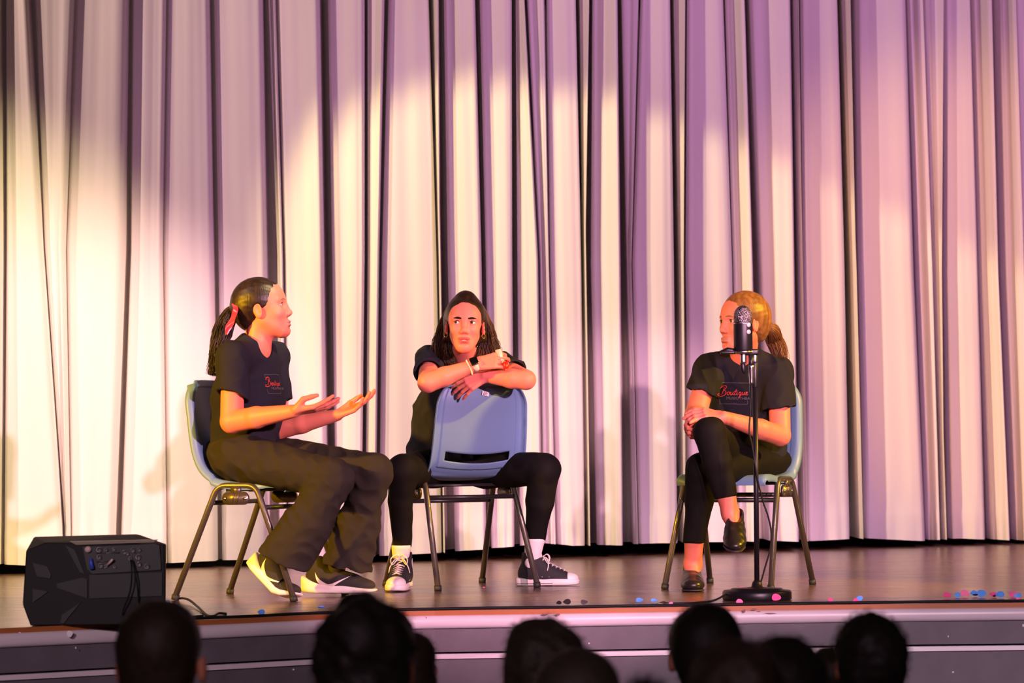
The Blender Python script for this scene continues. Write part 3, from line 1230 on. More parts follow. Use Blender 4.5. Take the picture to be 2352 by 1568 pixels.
def add_brow(H, parent, bvh, brow, sides=(-1, 1), h=.0030, inner=.013, outer=.046, zc=.0190, arch=.004, lift=.0011, tilt=-.003):
    for q in sides:
        V, Fc = [], []
        N = 14
        for k in range(N + 1):
            t = k / N
            y = inner + (outer - inner) * t
            z = zc + arch * math.sin(PI * (t * .9 + .05)) + tilt * t
            hh = h * (0.75 + .5 * math.sin(PI * t)) * (1 - t ** 4 * .8)
            for s_ in (-1, -.5, 0, .5, 1):
                o = Vector(H.w((.16, q * y, z + s_ * hh)))
                d = Vector(H.d((-1, 0, 0)))
                hit = bvh.ray_cast(o, d)
                p = hit[0] if hit[0] is not None else o + d * .08 * H.s
                V.append(p - d * lift * (1 if abs(s_) < 1 else .3))
        for k in range(N):
            for m in range(4):
                a = 5 * k + m
                Fc.append((a, a + 1, a + 6, a + 5) if q > 0 else (a, a + 5, a + 6, a + 1))
        part('eyebrow', [tuple(v) for v in V], Fc, brow, parent)


def world_bvh(o):
    b = Vector(BASE[o])
    me = o.data
    return BVHTree.FromPolygons([v.co + b for v in me.vertices], [tuple(p.vertices) for p in me.polygons])


def add_hand(F, W, d, n, t, curls, s=1.0, spread=1.0, thumb=(0.6, 0.7, 0.3), thumb2=None, flat=1.0):
    """W wrist, d towards the fingers, n where the palm faces, t towards the thumb side; curls: three bend angles for each finger
    (index, middle, ring, little). Returns fingertip positions."""
    W = np.array(W, float)
    d = np.array(d, float)
    d /= np.linalg.norm(d)
    n = np.array(n, float)
    n = n - d * (n @ d)
    n /= np.linalg.norm(n)
    t = np.array(t, float)
    t = t - d * (t @ d) - n * (t @ n)
    t /= np.linalg.norm(t)
    offs = [.0275, .0090, -.0095, -.0270]
    mets = [.082, .085, .081, .074]
    segs = [(.040, .024, .020), (.044, .028, .021), (.041, .026, .020), (.032, .019, .018)]
    tips = []
    for i in range(4):
        K = W + (d * mets[i] + t * offs[i] * .96) * s
        F.cap(W + (d * .012 + t * offs[i] * .55) * s, K, .0125 * s, .0100 * s, k=.010 * s, side=n, ratio=.95)
        a = 0.0
        fd = d + t * offs[i] * 5.0 * spread
        fd /= np.linalg.norm(fd)
        p = K
        rr = [.0090, .0083, .0076, .0066] if i < 3 else [.0080, .0073, .0067, .0058]
        for j in range(3):
            a += curls[i][j]
            v = fd * math.cos(a) + n * math.sin(a)
            q = p + v * segs[i][j] * s
            F.cap(p, q, rr[j] * s, rr[j + 1] * s, k=.0035 * s)
            p = q
        tips.append(p)
    th = np.array(thumb, float)
    v = d * th[0] + t * th[1] + n * th[2]
    v /= np.linalg.norm(v)
    b0 = W + (d * .018 + t * .018 + n * .004) * s
    b1 = b0 + v * .045 * s
    F.cap(b0, b1, .0150 * s, .0110 * s, k=.012 * s)
    v2 = v * .75 + d * .5 if thumb2 is None else d * thumb2[0] + t * thumb2[1] + n * thumb2[2]
    v2 = v2 / np.linalg.norm(v2)
    b2 = b1 + v2 * .031 * s
    F.cap(b1, b2, .0105 * s, .0092 * s, k=.004 * s)
    v3 = v2 * .9 + d * .25
    v3 /= np.linalg.norm(v3)
    b3 = b2 + v3 * .022 * s
    F.cap(b2, b3, .0092 * s, .0070 * s, k=.003 * s)
    tips.append(b3)
    return tips


def strands(pathf, n, seed, rad, steps=18, thick=.0011, wave=0.004, wf=3.0, taper=0.35):
    """Locks of hair: pathf(t) -> centre, radius scale, frame from neighbours."""
    rng = random.Random(seed)
    mb = MB()
    base = [Vector(pathf(k / steps)) for k in range(steps + 1)]
    _, fr = frames(base)
    for i in range(n):
        a = rng.random() * 2 * PI
        rr = math.sqrt(rng.random())
        ph, ph2 = rng.random() * 6.28, rng.random() * 6.28
        end = rng.uniform(.72, 1.0)
        w_ = wave * rng.uniform(.4, 1.4)
        f_ = wf * rng.uniform(.8, 1.25)
        pts, rs = [], []
        for k in range(steps + 1):
            t = k / steps
            if t > end:
                break
            R = rad(t)
            if isinstance(R, (tuple, list)):
                ra, rb = R
            else:
                ra = rb = R
            x = ra * rr * math.cos(a) + w_ * math.sin(f_ * t * 6.28 + ph) * t
            y = rb * rr * math.sin(a) + w_ * math.cos(f_ * t * 6.28 + ph2) * t
            pts.append(base[k] + fr[k][1] * x + fr[k][2] * y)
            rs.append(thick * (1 - (1 - taper) * (t / end) ** 2) * rng.uniform(.9, 1.1))
        if len(pts) > 2:
            mb.tube(pts, rs, 4)
    return mb


def decal(V2, F2, origin, U, W_, D_, bvh, lift=.0012, subdiv=None):
    """Project a flat drawing (V2 in metres) onto a surface along D_."""
    origin, U, W_, D_ = Vector(origin), Vector(U), Vector(W_), Vector(D_)
    out = []
    last = None
    for v in V2:
        p = origin + U * v[0] + W_ * v[1]
        hit = bvh.ray_cast(p - D_ * .25, D_)
        if hit[0] is not None:
            q = hit[0] - D_ * lift
            last = q
        else:
            q = last if last is not None else p
        out.append(tuple(q))
    return out


def stroke2d(pts, w):
    """Flat ribbon along a 2-D path, w a width or list."""
    pts = [Vector((p[0], p[1], 0)) for p in pts]
    V, F = [], []
    for i, p in enumerate(pts):
        a, b_ = pts[max(i - 1, 0)], pts[min(i + 1, len(pts) - 1)]
        t = (b_ - a).normalized()
        nn = Vector((-t.y, t.x, 0))
        ww = w[i] if isinstance(w, list) else w
        V += [p + nn * ww / 2, p - nn * ww / 2]
    for i in range(len(pts) - 1):
        F.append((2 * i, 2 * i + 1, 2 * i + 3, 2 * i + 2))
    return V, F


# script word drawn stroke by stroke (x to the right, y up, x-height about 1)
GLYPH = [
    # B: stem, then two bowls with a long swash to the left
    [(.55, 2.35), (.42, 1.6), (.22, .7), (-.02, -.05)],
    [(-.35, 1.75), (-.30, 2.05), (.15, 2.55), (.75, 2.85), (1.10, 2.60), (.95, 2.0), (.55, 1.55), (.30, 1.38), (.75, 1.30), (1.02, .85), (.85, .15), (.35, -.35), (-.30, -.50), (-.95, -.42), (-1.15, -.1), (-.8, .15), (-.3, .05)],
    [(1.75, .85), (1.45, .80), (1.28, .35), (1.42, .02), (1.72, .10), (1.86, .55), (1.75, .85), (1.95, .78), (2.15, .80)],
    [(2.25, .90), (2.12, .40), (2.15, .05), (2.38, .05), (2.62, .45), (2.75, .88), (2.66, .40), (2.72, .05), (2.92, .15)],
    [(3.55, 1.75), (3.28, 1.05), (3.08, .30), (3.15, .02), (3.38, .15)],
    [(2.98, 1.02), (3.35, 1.08), (3.75, 1.15)],
    [(3.72, .88), (3.58, .35), (3.62, .05), (3.85, .20)],
    [(3.92, 1.28), (3.98, 1.33)],
    [(4.62, .82), (4.35, .85), (4.12, .42), (4.25, .05), (4.50, .20), (4.68, .80), (4.45, -.10), (4.22, -.85), (4.10, -1.05), (4.16, -.65), (4.55, -.1), (4.85, .20)],
    [(5.02, .90), (4.90, .40), (4.95, .05), (5.18, .08), (5.40, .45), (5.52, .88), (5.44, .40), (5.50, .05), (5.70, .18)],
    [(5.80, .45), (6.05, .60), (6.15, .82), (5.98, .92), (5.80, .65), (5.82, .20), (6.02, .02), (6.35, .25)],
]
M_logo_red = mat('red_print', (0.75, 0.06, 0.035), 0.6)
M_logo_grey = mat('grey_print', (0.15, 0.135, 0.14), 0.6)


def shirt_print(shirt, origin, U, Wd, Dd, scale=1.0):
    """The tee's chest print: red script word, grey capitals, thin grey frame."""
    bvh = world_bvh(shirt)
    s = .0185 * scale
    mb = MB()
    for g_ in GLYPH:
        path = smooth_path([(x * s, y * s * .78, 0) for x, y in g_], 5)
        n = len(path)
        w_ = [(.0032 if i < n * .8 else .0024) * scale * (.6 + .5 * abs(math.sin(i * .9))) for i in range(n)]
        V, F = stroke2d(path, w_)
        mb.add(decal(V, F, origin, U, Wd, Dd, bvh, .0018), F)
    mb.build('print', M_logo_red, shirt, smooth=False, label='red script word on the chest')
    V, F = text_mesh('MUSIC THEATRE', .0172 * scale)
    V = [(v.x * 1.08 + 4.8 * s, v.y - .85 * s) for v in V]
    mb = MB().add(decal(V, F, origin, U, Wd, Dd, bvh, .0016), F)
    for seg_ in ([(-.1, 2.0), (.0, 2.9), (6.6, 2.9), (6.7, .7)], [(-.45, -1.0), (-.4, -2.2), (6.2, -2.2), (6.25, -1.3)]):
        pts = []
        for (xa, ya), (xb, yb) in zip(seg_, seg_[1:]):
            for k in range(16):
                pts.append((xa + (xb - xa) * k / 16, ya + (yb - ya) * k / 16))
        pts.append(seg_[-1])
        V, F = stroke2d([(x * s, y * s) for x, y in pts], .0015 * scale)
        mb.add(decal(V, F, origin, U, Wd, Dd, bvh, .0014), F)
    mb.build('print', M_logo_grey, shirt, smooth=False, label='thin grey frame and capitals under the script')


# ------------------------------------------------------------------ shoes, built in their own space: x to the toe, z up, y left
M_canvas = mat('black_canvas', (0.020, 0.017, 0.020), 0.8, bump=((900, 900, 900), 0.3, 0.0004))
M_rub_white = mat('white_rubber', (0.80, 0.72, 0.70), 0.5)
M_lace = mat('white_lace', (0.75, 0.68, 0.64), 0.8)
M_knit = mat('black_knit', (0.022, 0.018, 0.018), 0.8, bump=((700, 700, 700), 0.3, 0.0005))
M_leather = mat('black_soft_leather', (0.020, 0.016, 0.015), 0.33, spec=0.6, bump=((120, 120, 120), 0.3, 0.001))
M_sock = mat('white_sock', (0.80, 0.74, 0.72), 0.9, bump=((300, 300, 20), 0.4, 0.001))
M_stripe = mat('dark_sole_line', (0.03, 0.02, 0.03), 0.6)
M_eyelet = mat('eyelet', (0.8, 0.78, 0.75), 0.25, metal=1.0)


def sole_loft(st, n=20):
    """st: (x, half width, z bottom, z top); a closed slab with rounded ends."""
    V, F = [], []
    for x, w_, z0, z1 in st:
        for k in range(n):
            a = 2 * PI * k / n
            cy, cz = math.cos(a), math.sin(a)
            y = w_ * math.copysign(abs(cy) ** .45, cy)
            z = (z0 + z1) / 2 + (z1 - z0) / 2 * math.copysign(abs(cz) ** .45, cz)
            V.append((x, y, z))
    for i in range(len(st) - 1):
        for k in range(n):
            a, b_ = i * n + k, i * n + (k + 1) % n
            F.append((a, b_, b_ + n, a + n))
    F.append(tuple(reversed(range(n))))
    F.append(tuple(range((len(st) - 1) * n, len(st) * n)))
    return V, F


def shoe_placer(heel, toe_dir, up=(0, 0, 1), bend=0.0, bend_x=.165, sc=1.0, rest=None):
    f = Vector(toe_dir).normalized()
    u = Vector(up)
    u = (u - f * u.dot(f)).normalized()
    l = u.cross(f)
    M = Matrix((f, l, u)).transposed()
    h = Vector(heel)

    def place(V):
        out = []
        for v in V:
            x, y, z = v[0] * sc, v[1] * sc, v[2] * sc
            if bend:
                bx = bend_x * sc
                q = min(max((x - bx + .02) / .04, 0), 1)
                a = bend * q
                if x > bx - .02:
                    dx = x - (bx - .02 + .04 * 0.5 * q)
                    x2 = (bx - .02 + .04 * .5 * q) + dx * math.cos(a) - z * math.sin(a)
                    z2 = dx * math.sin(a) + z * math.cos(a)
                    x, z = x2, z2
            out.append(tuple(h + M @ Vector((x, y, z))))
        return out
    return place


def field_local(fb, h, place, name, m, parent, relax=2, label=None):
    V, Q = fb.mesh(h)
    V = relax_mesh(V, Q, relax)
    return part(name, place(V), Q, m, parent, True, None, label)


def runner_shoe(parent, place, left_side=1, logo=True, label=None):
    """Low knit running shoe with a thick white wedge sole and a curved white mark on its side."""
    f = Field()
    f.ell((.045, 0, .055), (.046, .034, .050), k=.01)
    f.ell((.125, 0, .040), (.080, .040, .036), k=.03)
    f.ell((.205, 0, .028), (.052, .040, .026), k=.03)
    f.cap((.070, 0, .070), (.170, 0, .040), .034, .026, k=.02, side=(0, 1, 0), ratio=1.15)
    f.cap((.050, 0, .07), (.048, 0, .100), .034, .035, k=.02)
    f.cut((0, 0, .018), (0, 0, -1))
    up = field_local(f, .003, place, 'shoe', M_knit, parent, label=label)
    st = [(-.016, .012, .012, .060), (-.009, .030, .006, .064), (.02, .037, .001, .052), (.06, .038, 0, .041), (.10, .038, 0, .036), (.15, .044, 0, .031), (.19, .046, .000, .026), (.225, .043, .002, .020), (.250, .033, .006, .017), (.262, .012, .010, .016)]
    V, F = sole_loft(st)
    part('sole', place(V), F, M_rub_white, up, label='thick white wedge sole')
    if logo:
        bvh_l = None
        V, Q = f.mesh(.004)
        bvh_l = BVHTree.FromPolygons([Vector(v) for v in V], [tuple(int(i) for i in q) for q in Q])
        for sd in (-1, 1):
            top = smooth_path([(.045, .078, 0), (.060, .054, 0), (.085, .037, 0), (.105, .036, 0), (.145, .052, 0), (.178, .066, 0)], 6)
            bot = smooth_path([(.045, .078, 0), (.052, .046, 0), (.074, .023, 0), (.100, .022, 0), (.140, .044, 0), (.178, .066, 0)], 6)
            V2 = []
            for a_, b_ in zip(top, bot):
                V2 += [(a_.x, a_.y), (b_.x, b_.y)]
            F2 = [(2 * i, 2 * i + 1, 2 * i + 3, 2 * i + 2) for i in range(len(top) - 1)]
            out = decal(V2, F2, (0, sd * .02, 0), (1, 0, 0), (0, 0, 1), (0, -sd, 0), bvh_l, .0018)
            part('logo', place(out), F2, M_rub_white, up, smooth=False, label='white curved tick mark')
    return up


def hightop_shoe(parent, place, inner=-1, label=None):
    """Black canvas high-top with white rubber sole, toe cap, laces, eyelets and a round ankle patch."""
    f = Field()
    f.ell((.045, 0, .050), (.046, .034, .046), k=.01)
    f.ell((.125, 0, .040), (.080, .038, .034), k=.03)
    f.ell((.205, 0, .028), (.046, .038, .024), k=.03)
    f.cap((.085, 0, .090), (.180, 0, .040), .030, .022, k=.02, side=(0, 1, 0), ratio=1.15)
    f.cap((.052, 0, .06), (.058, 0, .142), .038, .040, k=.02, end=(0, 0, 1))
    f.cap((.058, 0, .150), (.056, 0, .110), .031, .031, k=.002, op='s')
    f.cut((0, 0, .018), (0, 0, -1))
    up = field_local(f, .003, place, 'shoe', M_canvas, parent, label=label)
    st = [(-.010, .012, .004, .034), (-.004, .030, .001, .036), (.02, .036, 0, .034), (.06, .036, 0, .033), (.10, .036, 0, .032), (.15, .041, 0, .032), (.19, .045, .000, .032), (.225, .042, .001, .031), (.250, .032, .004, .029), (.262, .012, .008, .024)]
    V, F = sole_loft(st)
    part('sole', place(V), F, M_rub_white, up, label='white rubber sole')
    st = [(x, w_ + .0012, .009, .012) for x, w_, a_, b_ in st[1:-4]]
    V, F = sole_loft(st, 16)
    part('sole_line', place(V), F, M_stripe, up, label='thin dark line round the sole')
    fc = Field()
    fc.ell((.214, 0, .030), (.046, .0385, .0265), k=0)
    fc.cut((.2120, 0, 0), (-1, 0, 0))
    fc.cut((0, 0, .02), (0, 0, -1))
    field_local(fc, .003, place, 'toe_cap', M_rub_white, up, 1)
    V, Q = f.mesh(.004)
    bvh = BVHTree.FromPolygons([Vector(v) for v in V], [tuple(int(i) for i in q) for q in Q])
    xs = [.193, .178, .163, .148, .133, .118, .106, .100]
    zt = []
    rows_ = []
    for i, t in enumerate(np.linspace(0, 1, 8)):
        a = Vector((.190 - .088 * t, 0, .053 + .082 * t))
        dr = Vector((.75, 0, .9)).normalized() if t < .7 else Vector((1, 0, .15)).normalized()
        prs = []
        for sd in (-1, 1):
            o = a + dr * .1 + Vector((0, sd * (.012 + .004 * t), 0))
            hit = bvh.ray_cast(o, -dr)
            prs.append(hit[0] + dr * .002 if hit[0] is not None else a)
        rows_.append(prs)
    mb = MB()
    for i, (l_, r_) in enumerate(rows_):
        m_ = (l_ + r_) / 2 + Vector((.003, 0, .004))
        mb.tube(smooth_path([l_, m_, r_], 4), .0023, 6)
        if i < 7:
            l2, r2 = rows_[i + 1]
            mb.tube(smooth_path([l_, (l_ + r2) / 2 + Vector((.004, 0, .004)), r2], 4), .002, 6)
    k0 = (rows_[6][0] + rows_[6][1]) / 2 + Vector((.006, 0, .002))
    for sd in (-1, 1):
        mb.tube(smooth_path([k0, k0 + Vector((.020, sd * .014, .010)), k0 + Vector((.030, sd * .032, -.006)), k0 + Vector((.022, sd * .026, -.026)), k0 + Vector((.006, sd * .006, -.002))], 5), .0023, 6)
        mb.tube(smooth_path([k0, k0 + Vector((.018, sd * .018, -.008)), k0 + Vector((.026, sd * .034, -.034)), k0 + Vector((.022, sd * .040, -.058))], 5), .0023, 6)
    mb.V = [Vector(v) for v in place(mb.V)]
    mb.build('laces', M_lace, up)
    for l_, r_ in rows_:
        for p, sd in ((l_, -1), (r_, 1)):
            q = p + Vector((-.002, sd * .004, -.001))
            hit = bvh.find_nearest(q)
            c, nn = hit[0], hit[1]
            e = MB().tube([c, c + nn * .0022], .0034, 8)
            e.V = [Vector(v) for v in place(e.V)]
            e.build('eyelet', M_eyelet, up)
    # round patch at the ankle, inner side
    cpts = [(.0, .0)]
    n = 20
    for k in range(n):
        a = 2 * PI * k / n
        cpts.append((.021 * math.cos(a), .021 * math.sin(a)))
    F2 = [(0, 1 + k, 1 + (k + 1) % n) for k in range(n)]
    out = decal(cpts, F2, (.052, inner * .02, .098), (1, 0, 0), (0, 0, 1), (0, -inner, 0), bvh, .0018)
    part('ankle_patch', place(out), F2, M_rub_white, up, smooth=False)
    for q in (.105, .135):
        hit = bvh.ray_cast(Vector((q, inner * .2, .038)), Vector((0, -inner, 0)))
        if hit[0] is not None:
            e = MB().tube([hit[0], hit[0] + Vector((0, inner * .002, 0))], .0030, 8)
            e.V = [Vector(v) for v in place(e.V)]
            e.build('vent_hole', M_eyelet, up)
    return up


def slip_shoe(parent, place, label=None):
    f = Field()
    f.ell((.040, 0, .030), (.042, .030, .030), k=.01)
    f.ell((.110, 0, .026), (.070, .036, .024), k=.03)
    f.ell((.180, 0, .022), (.055, .041, .024), k=.03)
    f.cap((.090, 0, .052), (.165, 0, .030), .030, .026, k=.02, side=(0, 1, 0), ratio=1.15)
    f.cap((.045, 0, .05), (.050, 0, .075), .030, .030, k=.015)
    f.cut((0, 0, .002), (0, 0, -1))
    f.fn(wrinkle(5, .0008, 150, (0, 1, 0), .25), (-1, -1, -1), (1, 1, 1))
    f.cap((.050, 0, .110), (.050, 0, .060), .0235, .0225, k=.003, op='s')
    f.ell((.085, 0, .085), (.040, .028, .024), k=.004, op='s')
    up = field_local(f, .003, place, 'shoe', M_leather, parent, label=label)
    st = [(-.004, .016, 0, .006), (.02, .028, 0, .007), (.07, .030, 0, .007), (.14, .039, 0, .007), (.19, .041, .000, .007), (.225, .028, .001, .007), (.236, .008, .002, .006)]
    V, F = sole_loft(st, 16)
    part('sole', place(V), F, M_stripe, up)
    return up
# ================================================================== person on the left: ponytail, red ribbon, hands out
def girl1():
    root = thing('person', 'person in dark tee and wide trousers, ponytail with red ribbon, both palms held out', 'person', (C1[0], C1[1], STAGE_Z))
    fwd = np.array([.866, -.5, 0])
    left = np.array([.5, .866, 0])
    H = Head(P(604, 709, 11.40), head_dir(84, 9, 0), 1.10)
    shR, shL = P(535, 822, 11.22), P(628, 818, 11.56)
    elR, wrR = P(533, 968, 11.14), P(674, 944, 10.98)
    elL, wrL = P(640, 985, 11.50), P(775, 953, 11.40)
    F = Field()
    add_head(F, H, .003, full=.7)
    add_neck(F, H, P(590, 806, 11.40), .048, .052)
    F.cap(P(575, 815, 11.42), P(572, 900, 11.42), .06, .08, k=.03, side=left, ratio=1.6)
    F.cap(P(572, 900, 11.42), P(548, 1040, 11.40), .08, .075, k=.03, side=left, ratio=1.45)
    F.chain([P(585, 805, 11.41), shR, elR], [.04, .046, .046], k=.03)
    F.cap(elR, Vector(elR).lerp(Vector(wrR), .4), .046, .042, k=.008)
    F.cap(Vector(elR).lerp(Vector(wrR), .4), wrR, .042, .0255, k=.012)
    F.chain([P(585, 805, 11.41), shL, elL], [.04, .044, .042], k=.03)
    F.cap(elL, Vector(elL).lerp(Vector(wrL), .4), .042, .039, k=.008)
    F.cap(Vector(elL).lerp(Vector(wrL), .4), wrL, .039, .0235, k=.012)
    # right hand: palm up, thumb towards the body's front, seen from its side
    add_hand(F, wrR, (.93, -.18, .10), (-.12, .22, .95), (.20, -.95, .2), [(.30, .12, .08), (.18, .12, .10), (.10, .16, .10), (.05, .18, .12)], 1.06, .35, thumb=(.62, .35, .52), thumb2=(.97, .0, .18))
    add_hand(F, wrL, (.90, -.20, .34), (-.30, -.30, .90), (.2, .93, .2), [(.10, .20, .15), (.22, .22, .15), (.30, .25, .18), (.35, .28, .2)], 1.04, 1.5, thumb=(.85, .35, .28), thumb2=(.95, .0, .22))
    # legs inside the trousers
    hpR, hpL = P(548, 1050, 11.28), P(588, 1048, 11.56)
    knR, anR = P(766, 1098, 11.08), P(625, 1300, 11.22)
    knL, anL = P(858, 1082, 11.36), P(768, 1318, 11.48)
    F.chain([hpR, knR, P(706, 1200, 11.12), anR], [.075, .052, .042, .032], k=.02)
    F.chain([hpL, knL, P(822, 1200, 11.42), anL], [.075, .052, .042, .030], k=.02)
    F.cap(anR, P(640, 1352, 11.20), .026, .018, k=.01)
    F.cap(anL, P(800, 1352, 11.45), .026, .018, k=.01)
    body = F.build('body', M_skin, root, .0025)
    tint_body(body, H, (0.85, 0.23, 0.16), lip=(.60, .24, .20))
    bvh = world_bvh(body)
    add_eyes(H, root, (1, -.08, .12))
    add_brow(H, root, bvh, M_brow2, h=.0018)
    # teeth
    MB().box((-.003, -.012, -.002), (.003, .012, .0015), M=Matrix.Translation(Vector(H.w((.083, 0, -.066)))) @ Matrix(H.R).to_4x4(), bev=.001).build('teeth', M_tooth, root)
    # hair: sleek cap drawn back to a tail
    G = Field()
    H.E(G, (-.016, 0, .034), (.0975, .0795, .0855), .01)
    H.E(G, (-.060, 0, -.002), (.050, .062, .070), .03)
    G.fn(wrinkle(3, .0004, 260, H.d((1, 0, -.1)), .12), (-99, -99, -99), (99, 99, 99))
    H.E(G, (.104, 0, -.026), (.072, .100, .102), .012, 's')
    H.E(G, (.030, 0, -.075), (.060, .12, .088), .010, 's')
    for q in (-1, 1):
        H.E(G, (-.006, q * .085, -.020), (.022, .030, .036), .006, 's')
    H.E(G, (-.040, 0, -.110), (.10, .12, .042), .006, 's')
    tie = H.w((-.105, 0, .018))
    H.E(G, (-.098, 0, .016), (.020, .018, .018), .02)
    G.build('hair', M_hair_dark, root, .0025, 1)
    tail = smooth_path([tie, P(531, 718, 11.42), P(516, 748, 11.42), P(505, 785, 11.40), P(494, 825, 11.38), P(484, 872, 11.36)], 5)

    def tp(t):
        f_ = t * (len(tail) - 1)
        i = min(int(f_), len(tail) - 2)
        return tail[i].lerp(tail[i + 1], f_ - i)

    def tr(t):
        return .014 + .026 * math.sin(PI * min(t * 1.5 + .05, 1) * .5) if t < .5 else .040 * (1 - (t - .5) * 1.5)
    strands(tp, 820, 11, tr, 22, .0016, .009, 1.7).build('ponytail', M_hair_dark, root)
    # small flyaway curl at the nape
    # ribbon
    M_rib = mat('red_satin_ribbon', (0.75, 0.015, 0.05), 0.25, spec=0.6, sheen=.3)
    mb = MB()
    ctr = [P(534, 697, 11.36), P(541, 707, 11.33), P(537, 725, 11.32), P(528, 745, 11.31), P(521, 768, 11.30)]
    wd = [.006, .011, .019, .022, .006]
    path = smooth_path(ctr, 6)
    n = len(path)
    V, Fc = [], []
    for i, p in enumerate(path):
        f_ = i / (n - 1) * 4
        j = min(int(f_), 3)
        w_ = wd[j] + (wd[j + 1] - wd[j]) * (f_ - j)
        sd = Vector((.88, -.30 + .5 * math.sin(i * .35), .25)).normalized()
        V += [p - sd * w_ * .9, p + Vector((0, -.004, 0)), p + sd * w_ * .9]
    for i in range(n - 1):
        for k in (0, 1):
            a = 3 * i + k
            Fc.append((a, a + 1, a + 4, a + 3))
    mb.add(V, Fc)
    mb.build('ribbon', M_rib, root)
    # second small loop of the bow and the band around the tail
    tb = smooth_path([Vector(tie) + Vector(H.d((math.cos(a) * -.004, math.sin(a) * .020, math.cos(a) * .020))) for a in np.linspace(0, 2 * PI, 14)], 2)
    MB().tube(tb, .005, 8).build('hair_band', M_rib, root)
    # ---- shirt
    S = Field()
    S.cap(P(573, 835, 11.41), P(570, 915, 11.41), .098, .128, k=.03, side=left, ratio=1.36)
    S.cap(P(570, 915, 11.41), P(566, 975, 11.41), .128, .120, k=.03, side=left, ratio=1.25)
    S.cap(P(566, 975, 11.41), P(556, 1035, 11.42), .120, .125, k=.04, side=left, ratio=1.25)
    S.chain([P(578, 818, 11.41), shR], [.060, .062], k=.05)
    S.chain([P(578, 818, 11.41), shL], [.060, .058], k=.05)
    S.cap(P(578, 800, 11.40), P(572, 840, 11.41), .052, .085, k=.05, side=left, ratio=1.35)
    slR = Vector(shR).lerp(Vector(elR), .60)
    slL = Vector(shL).lerp(Vector(elL), .60)
    S.cap(shR, slR, .062, .068, k=.035, end=(np.array(slR) - np.array(shR)) + np.array([-.05, 0, 0.0]))
    S.cap(shL, slL, .058, .064, k=.035, end=True)
    S.cut(P(560, 1056, 11.4), (-.1, 0, -1), k=.004)
    S.fn(wrinkle(7, .0026, 60, (.3, 0, 1), .45, True), (-99, -99, -99), (99, 99, 99))
    S.fn(wrinkle(17, .0012, 80), (-99, -99, -99), (99, 99, 99))
    for a_, b_, r_ in ((shR, slR, .054), (shL, slL, .050)):
        a_, b_ = Vector(a_), Vector(b_)
        S.cap(a_.lerp(b_, .75), b_ + (b_ - a_) * .3, r_, r_ + .004, k=.003, op='s')
    # neck opening
    H2 = P(597, 775, 11.40)
    S.cap(P(599, 785, 11.39), P(605, 730, 11.36), .056, .075, k=.004, op='s')
    S.cap(P(612, 800, 11.36), P(640, 740, 11.30), .040, .07, k=.006, op='s')
    shirt = S.build('t_shirt', M_shirt, root, .0033, 1)
    U_ = Vector(fwd_side(fwd))
    shirt_print(shirt, P(567, 886, 11.41) + Vector(fwd) * .16 - U_ * .035, tuple(U_), (0, 0, 1), tuple(-fwd), .80)
    # ---- trousers
    T = Field()
    T.ell(P(548, 1045, 11.42), (.125, .165, .085), basis(fwd, (0, 0, 1)), .03)
    T.cap(P(560, 1020, 11.42), P(555, 1050, 11.42), .118, .12, k=.03, side=left, ratio=1.35, start=(0, 0, 1))
    T.cap(hpR, knR, .098, .075, k=.04)
    T.cap(hpL, knL, .096, .072, k=.04)
    for kn, ml, hm, r0, r1, r2 in ((knR, P(708, 1200, 11.12), P(651, 1288, 11.16), .074, .092, .112), (knL, P(824, 1200, 11.42), P(797, 1302, 11.44), .070, .084, .108)):
        ax = (Vector(hm) - Vector(kn)).normalized()
        sd = ax.cross(Vector((0, 1, 0))).normalized()
        T.cap(kn, ml, r0 / 1.0, r1 / 1.25, k=.02, side=sd, ratio=1.12)
        T.cap(ml, hm, r1 / 1.25, r2 / 1.4, k=.02, side=sd, ratio=1.32, end=tuple(ax + Vector((0, 0, -.35))))
        # hem
        T.cap(Vector(hm) + ax * .004, Vector(hm) + ax * .08, r2 / 1.4 - .012, r2 / 1.4 - .008, k=.002, side=sd, ratio=1.32, op='s')
    T.fn(wrinkle(21, .0024, 55, (.55, 0, -.6), .4, True), (-99, -99, -99), (99, 99, 99))
    T.fn(wrinkle(22, .0010, 95), (-99, -99, -99), (99, 99, 99))
    T.build('trousers', M_pants, root, .0038, 1)
    # ---- shoes
    fs = Field()
    fs.cap(P(776, 1288, 11.47), P(764, 1342, 11.48), .037, .037, k=.01)
    fs.build('sock', M_knit, root, .004, 1)
    hl = P(566, 1290, 11.24)
    tip_dir = (P(648, 1375, 11.18) - hl).normalized()
    runner_shoe(root, shoe_placer(P(571, 1302, 11.24), (P(646, 1381, 11.17) - P(571, 1302, 11.24)), (0.5, 0, .8), bend=.72, sc=1.06), label='near shoe, heel raised, white sole')
    hb = PF(700, 1362)
    tb_ = PF(878, 1370)
    runner_shoe(root, shoe_placer(P(703, 1362, 11.50), (.97, -.20, 0), (0, 0, 1), sc=1.12), label='far shoe flat on the boards')
    return root


def fwd_side(f):
    """Unit vector to the viewer's right across a chest that faces f."""
    v = np.array([-f[1], f[0], 0.0])
    return tuple(v / np.linalg.norm(v))


girl1()
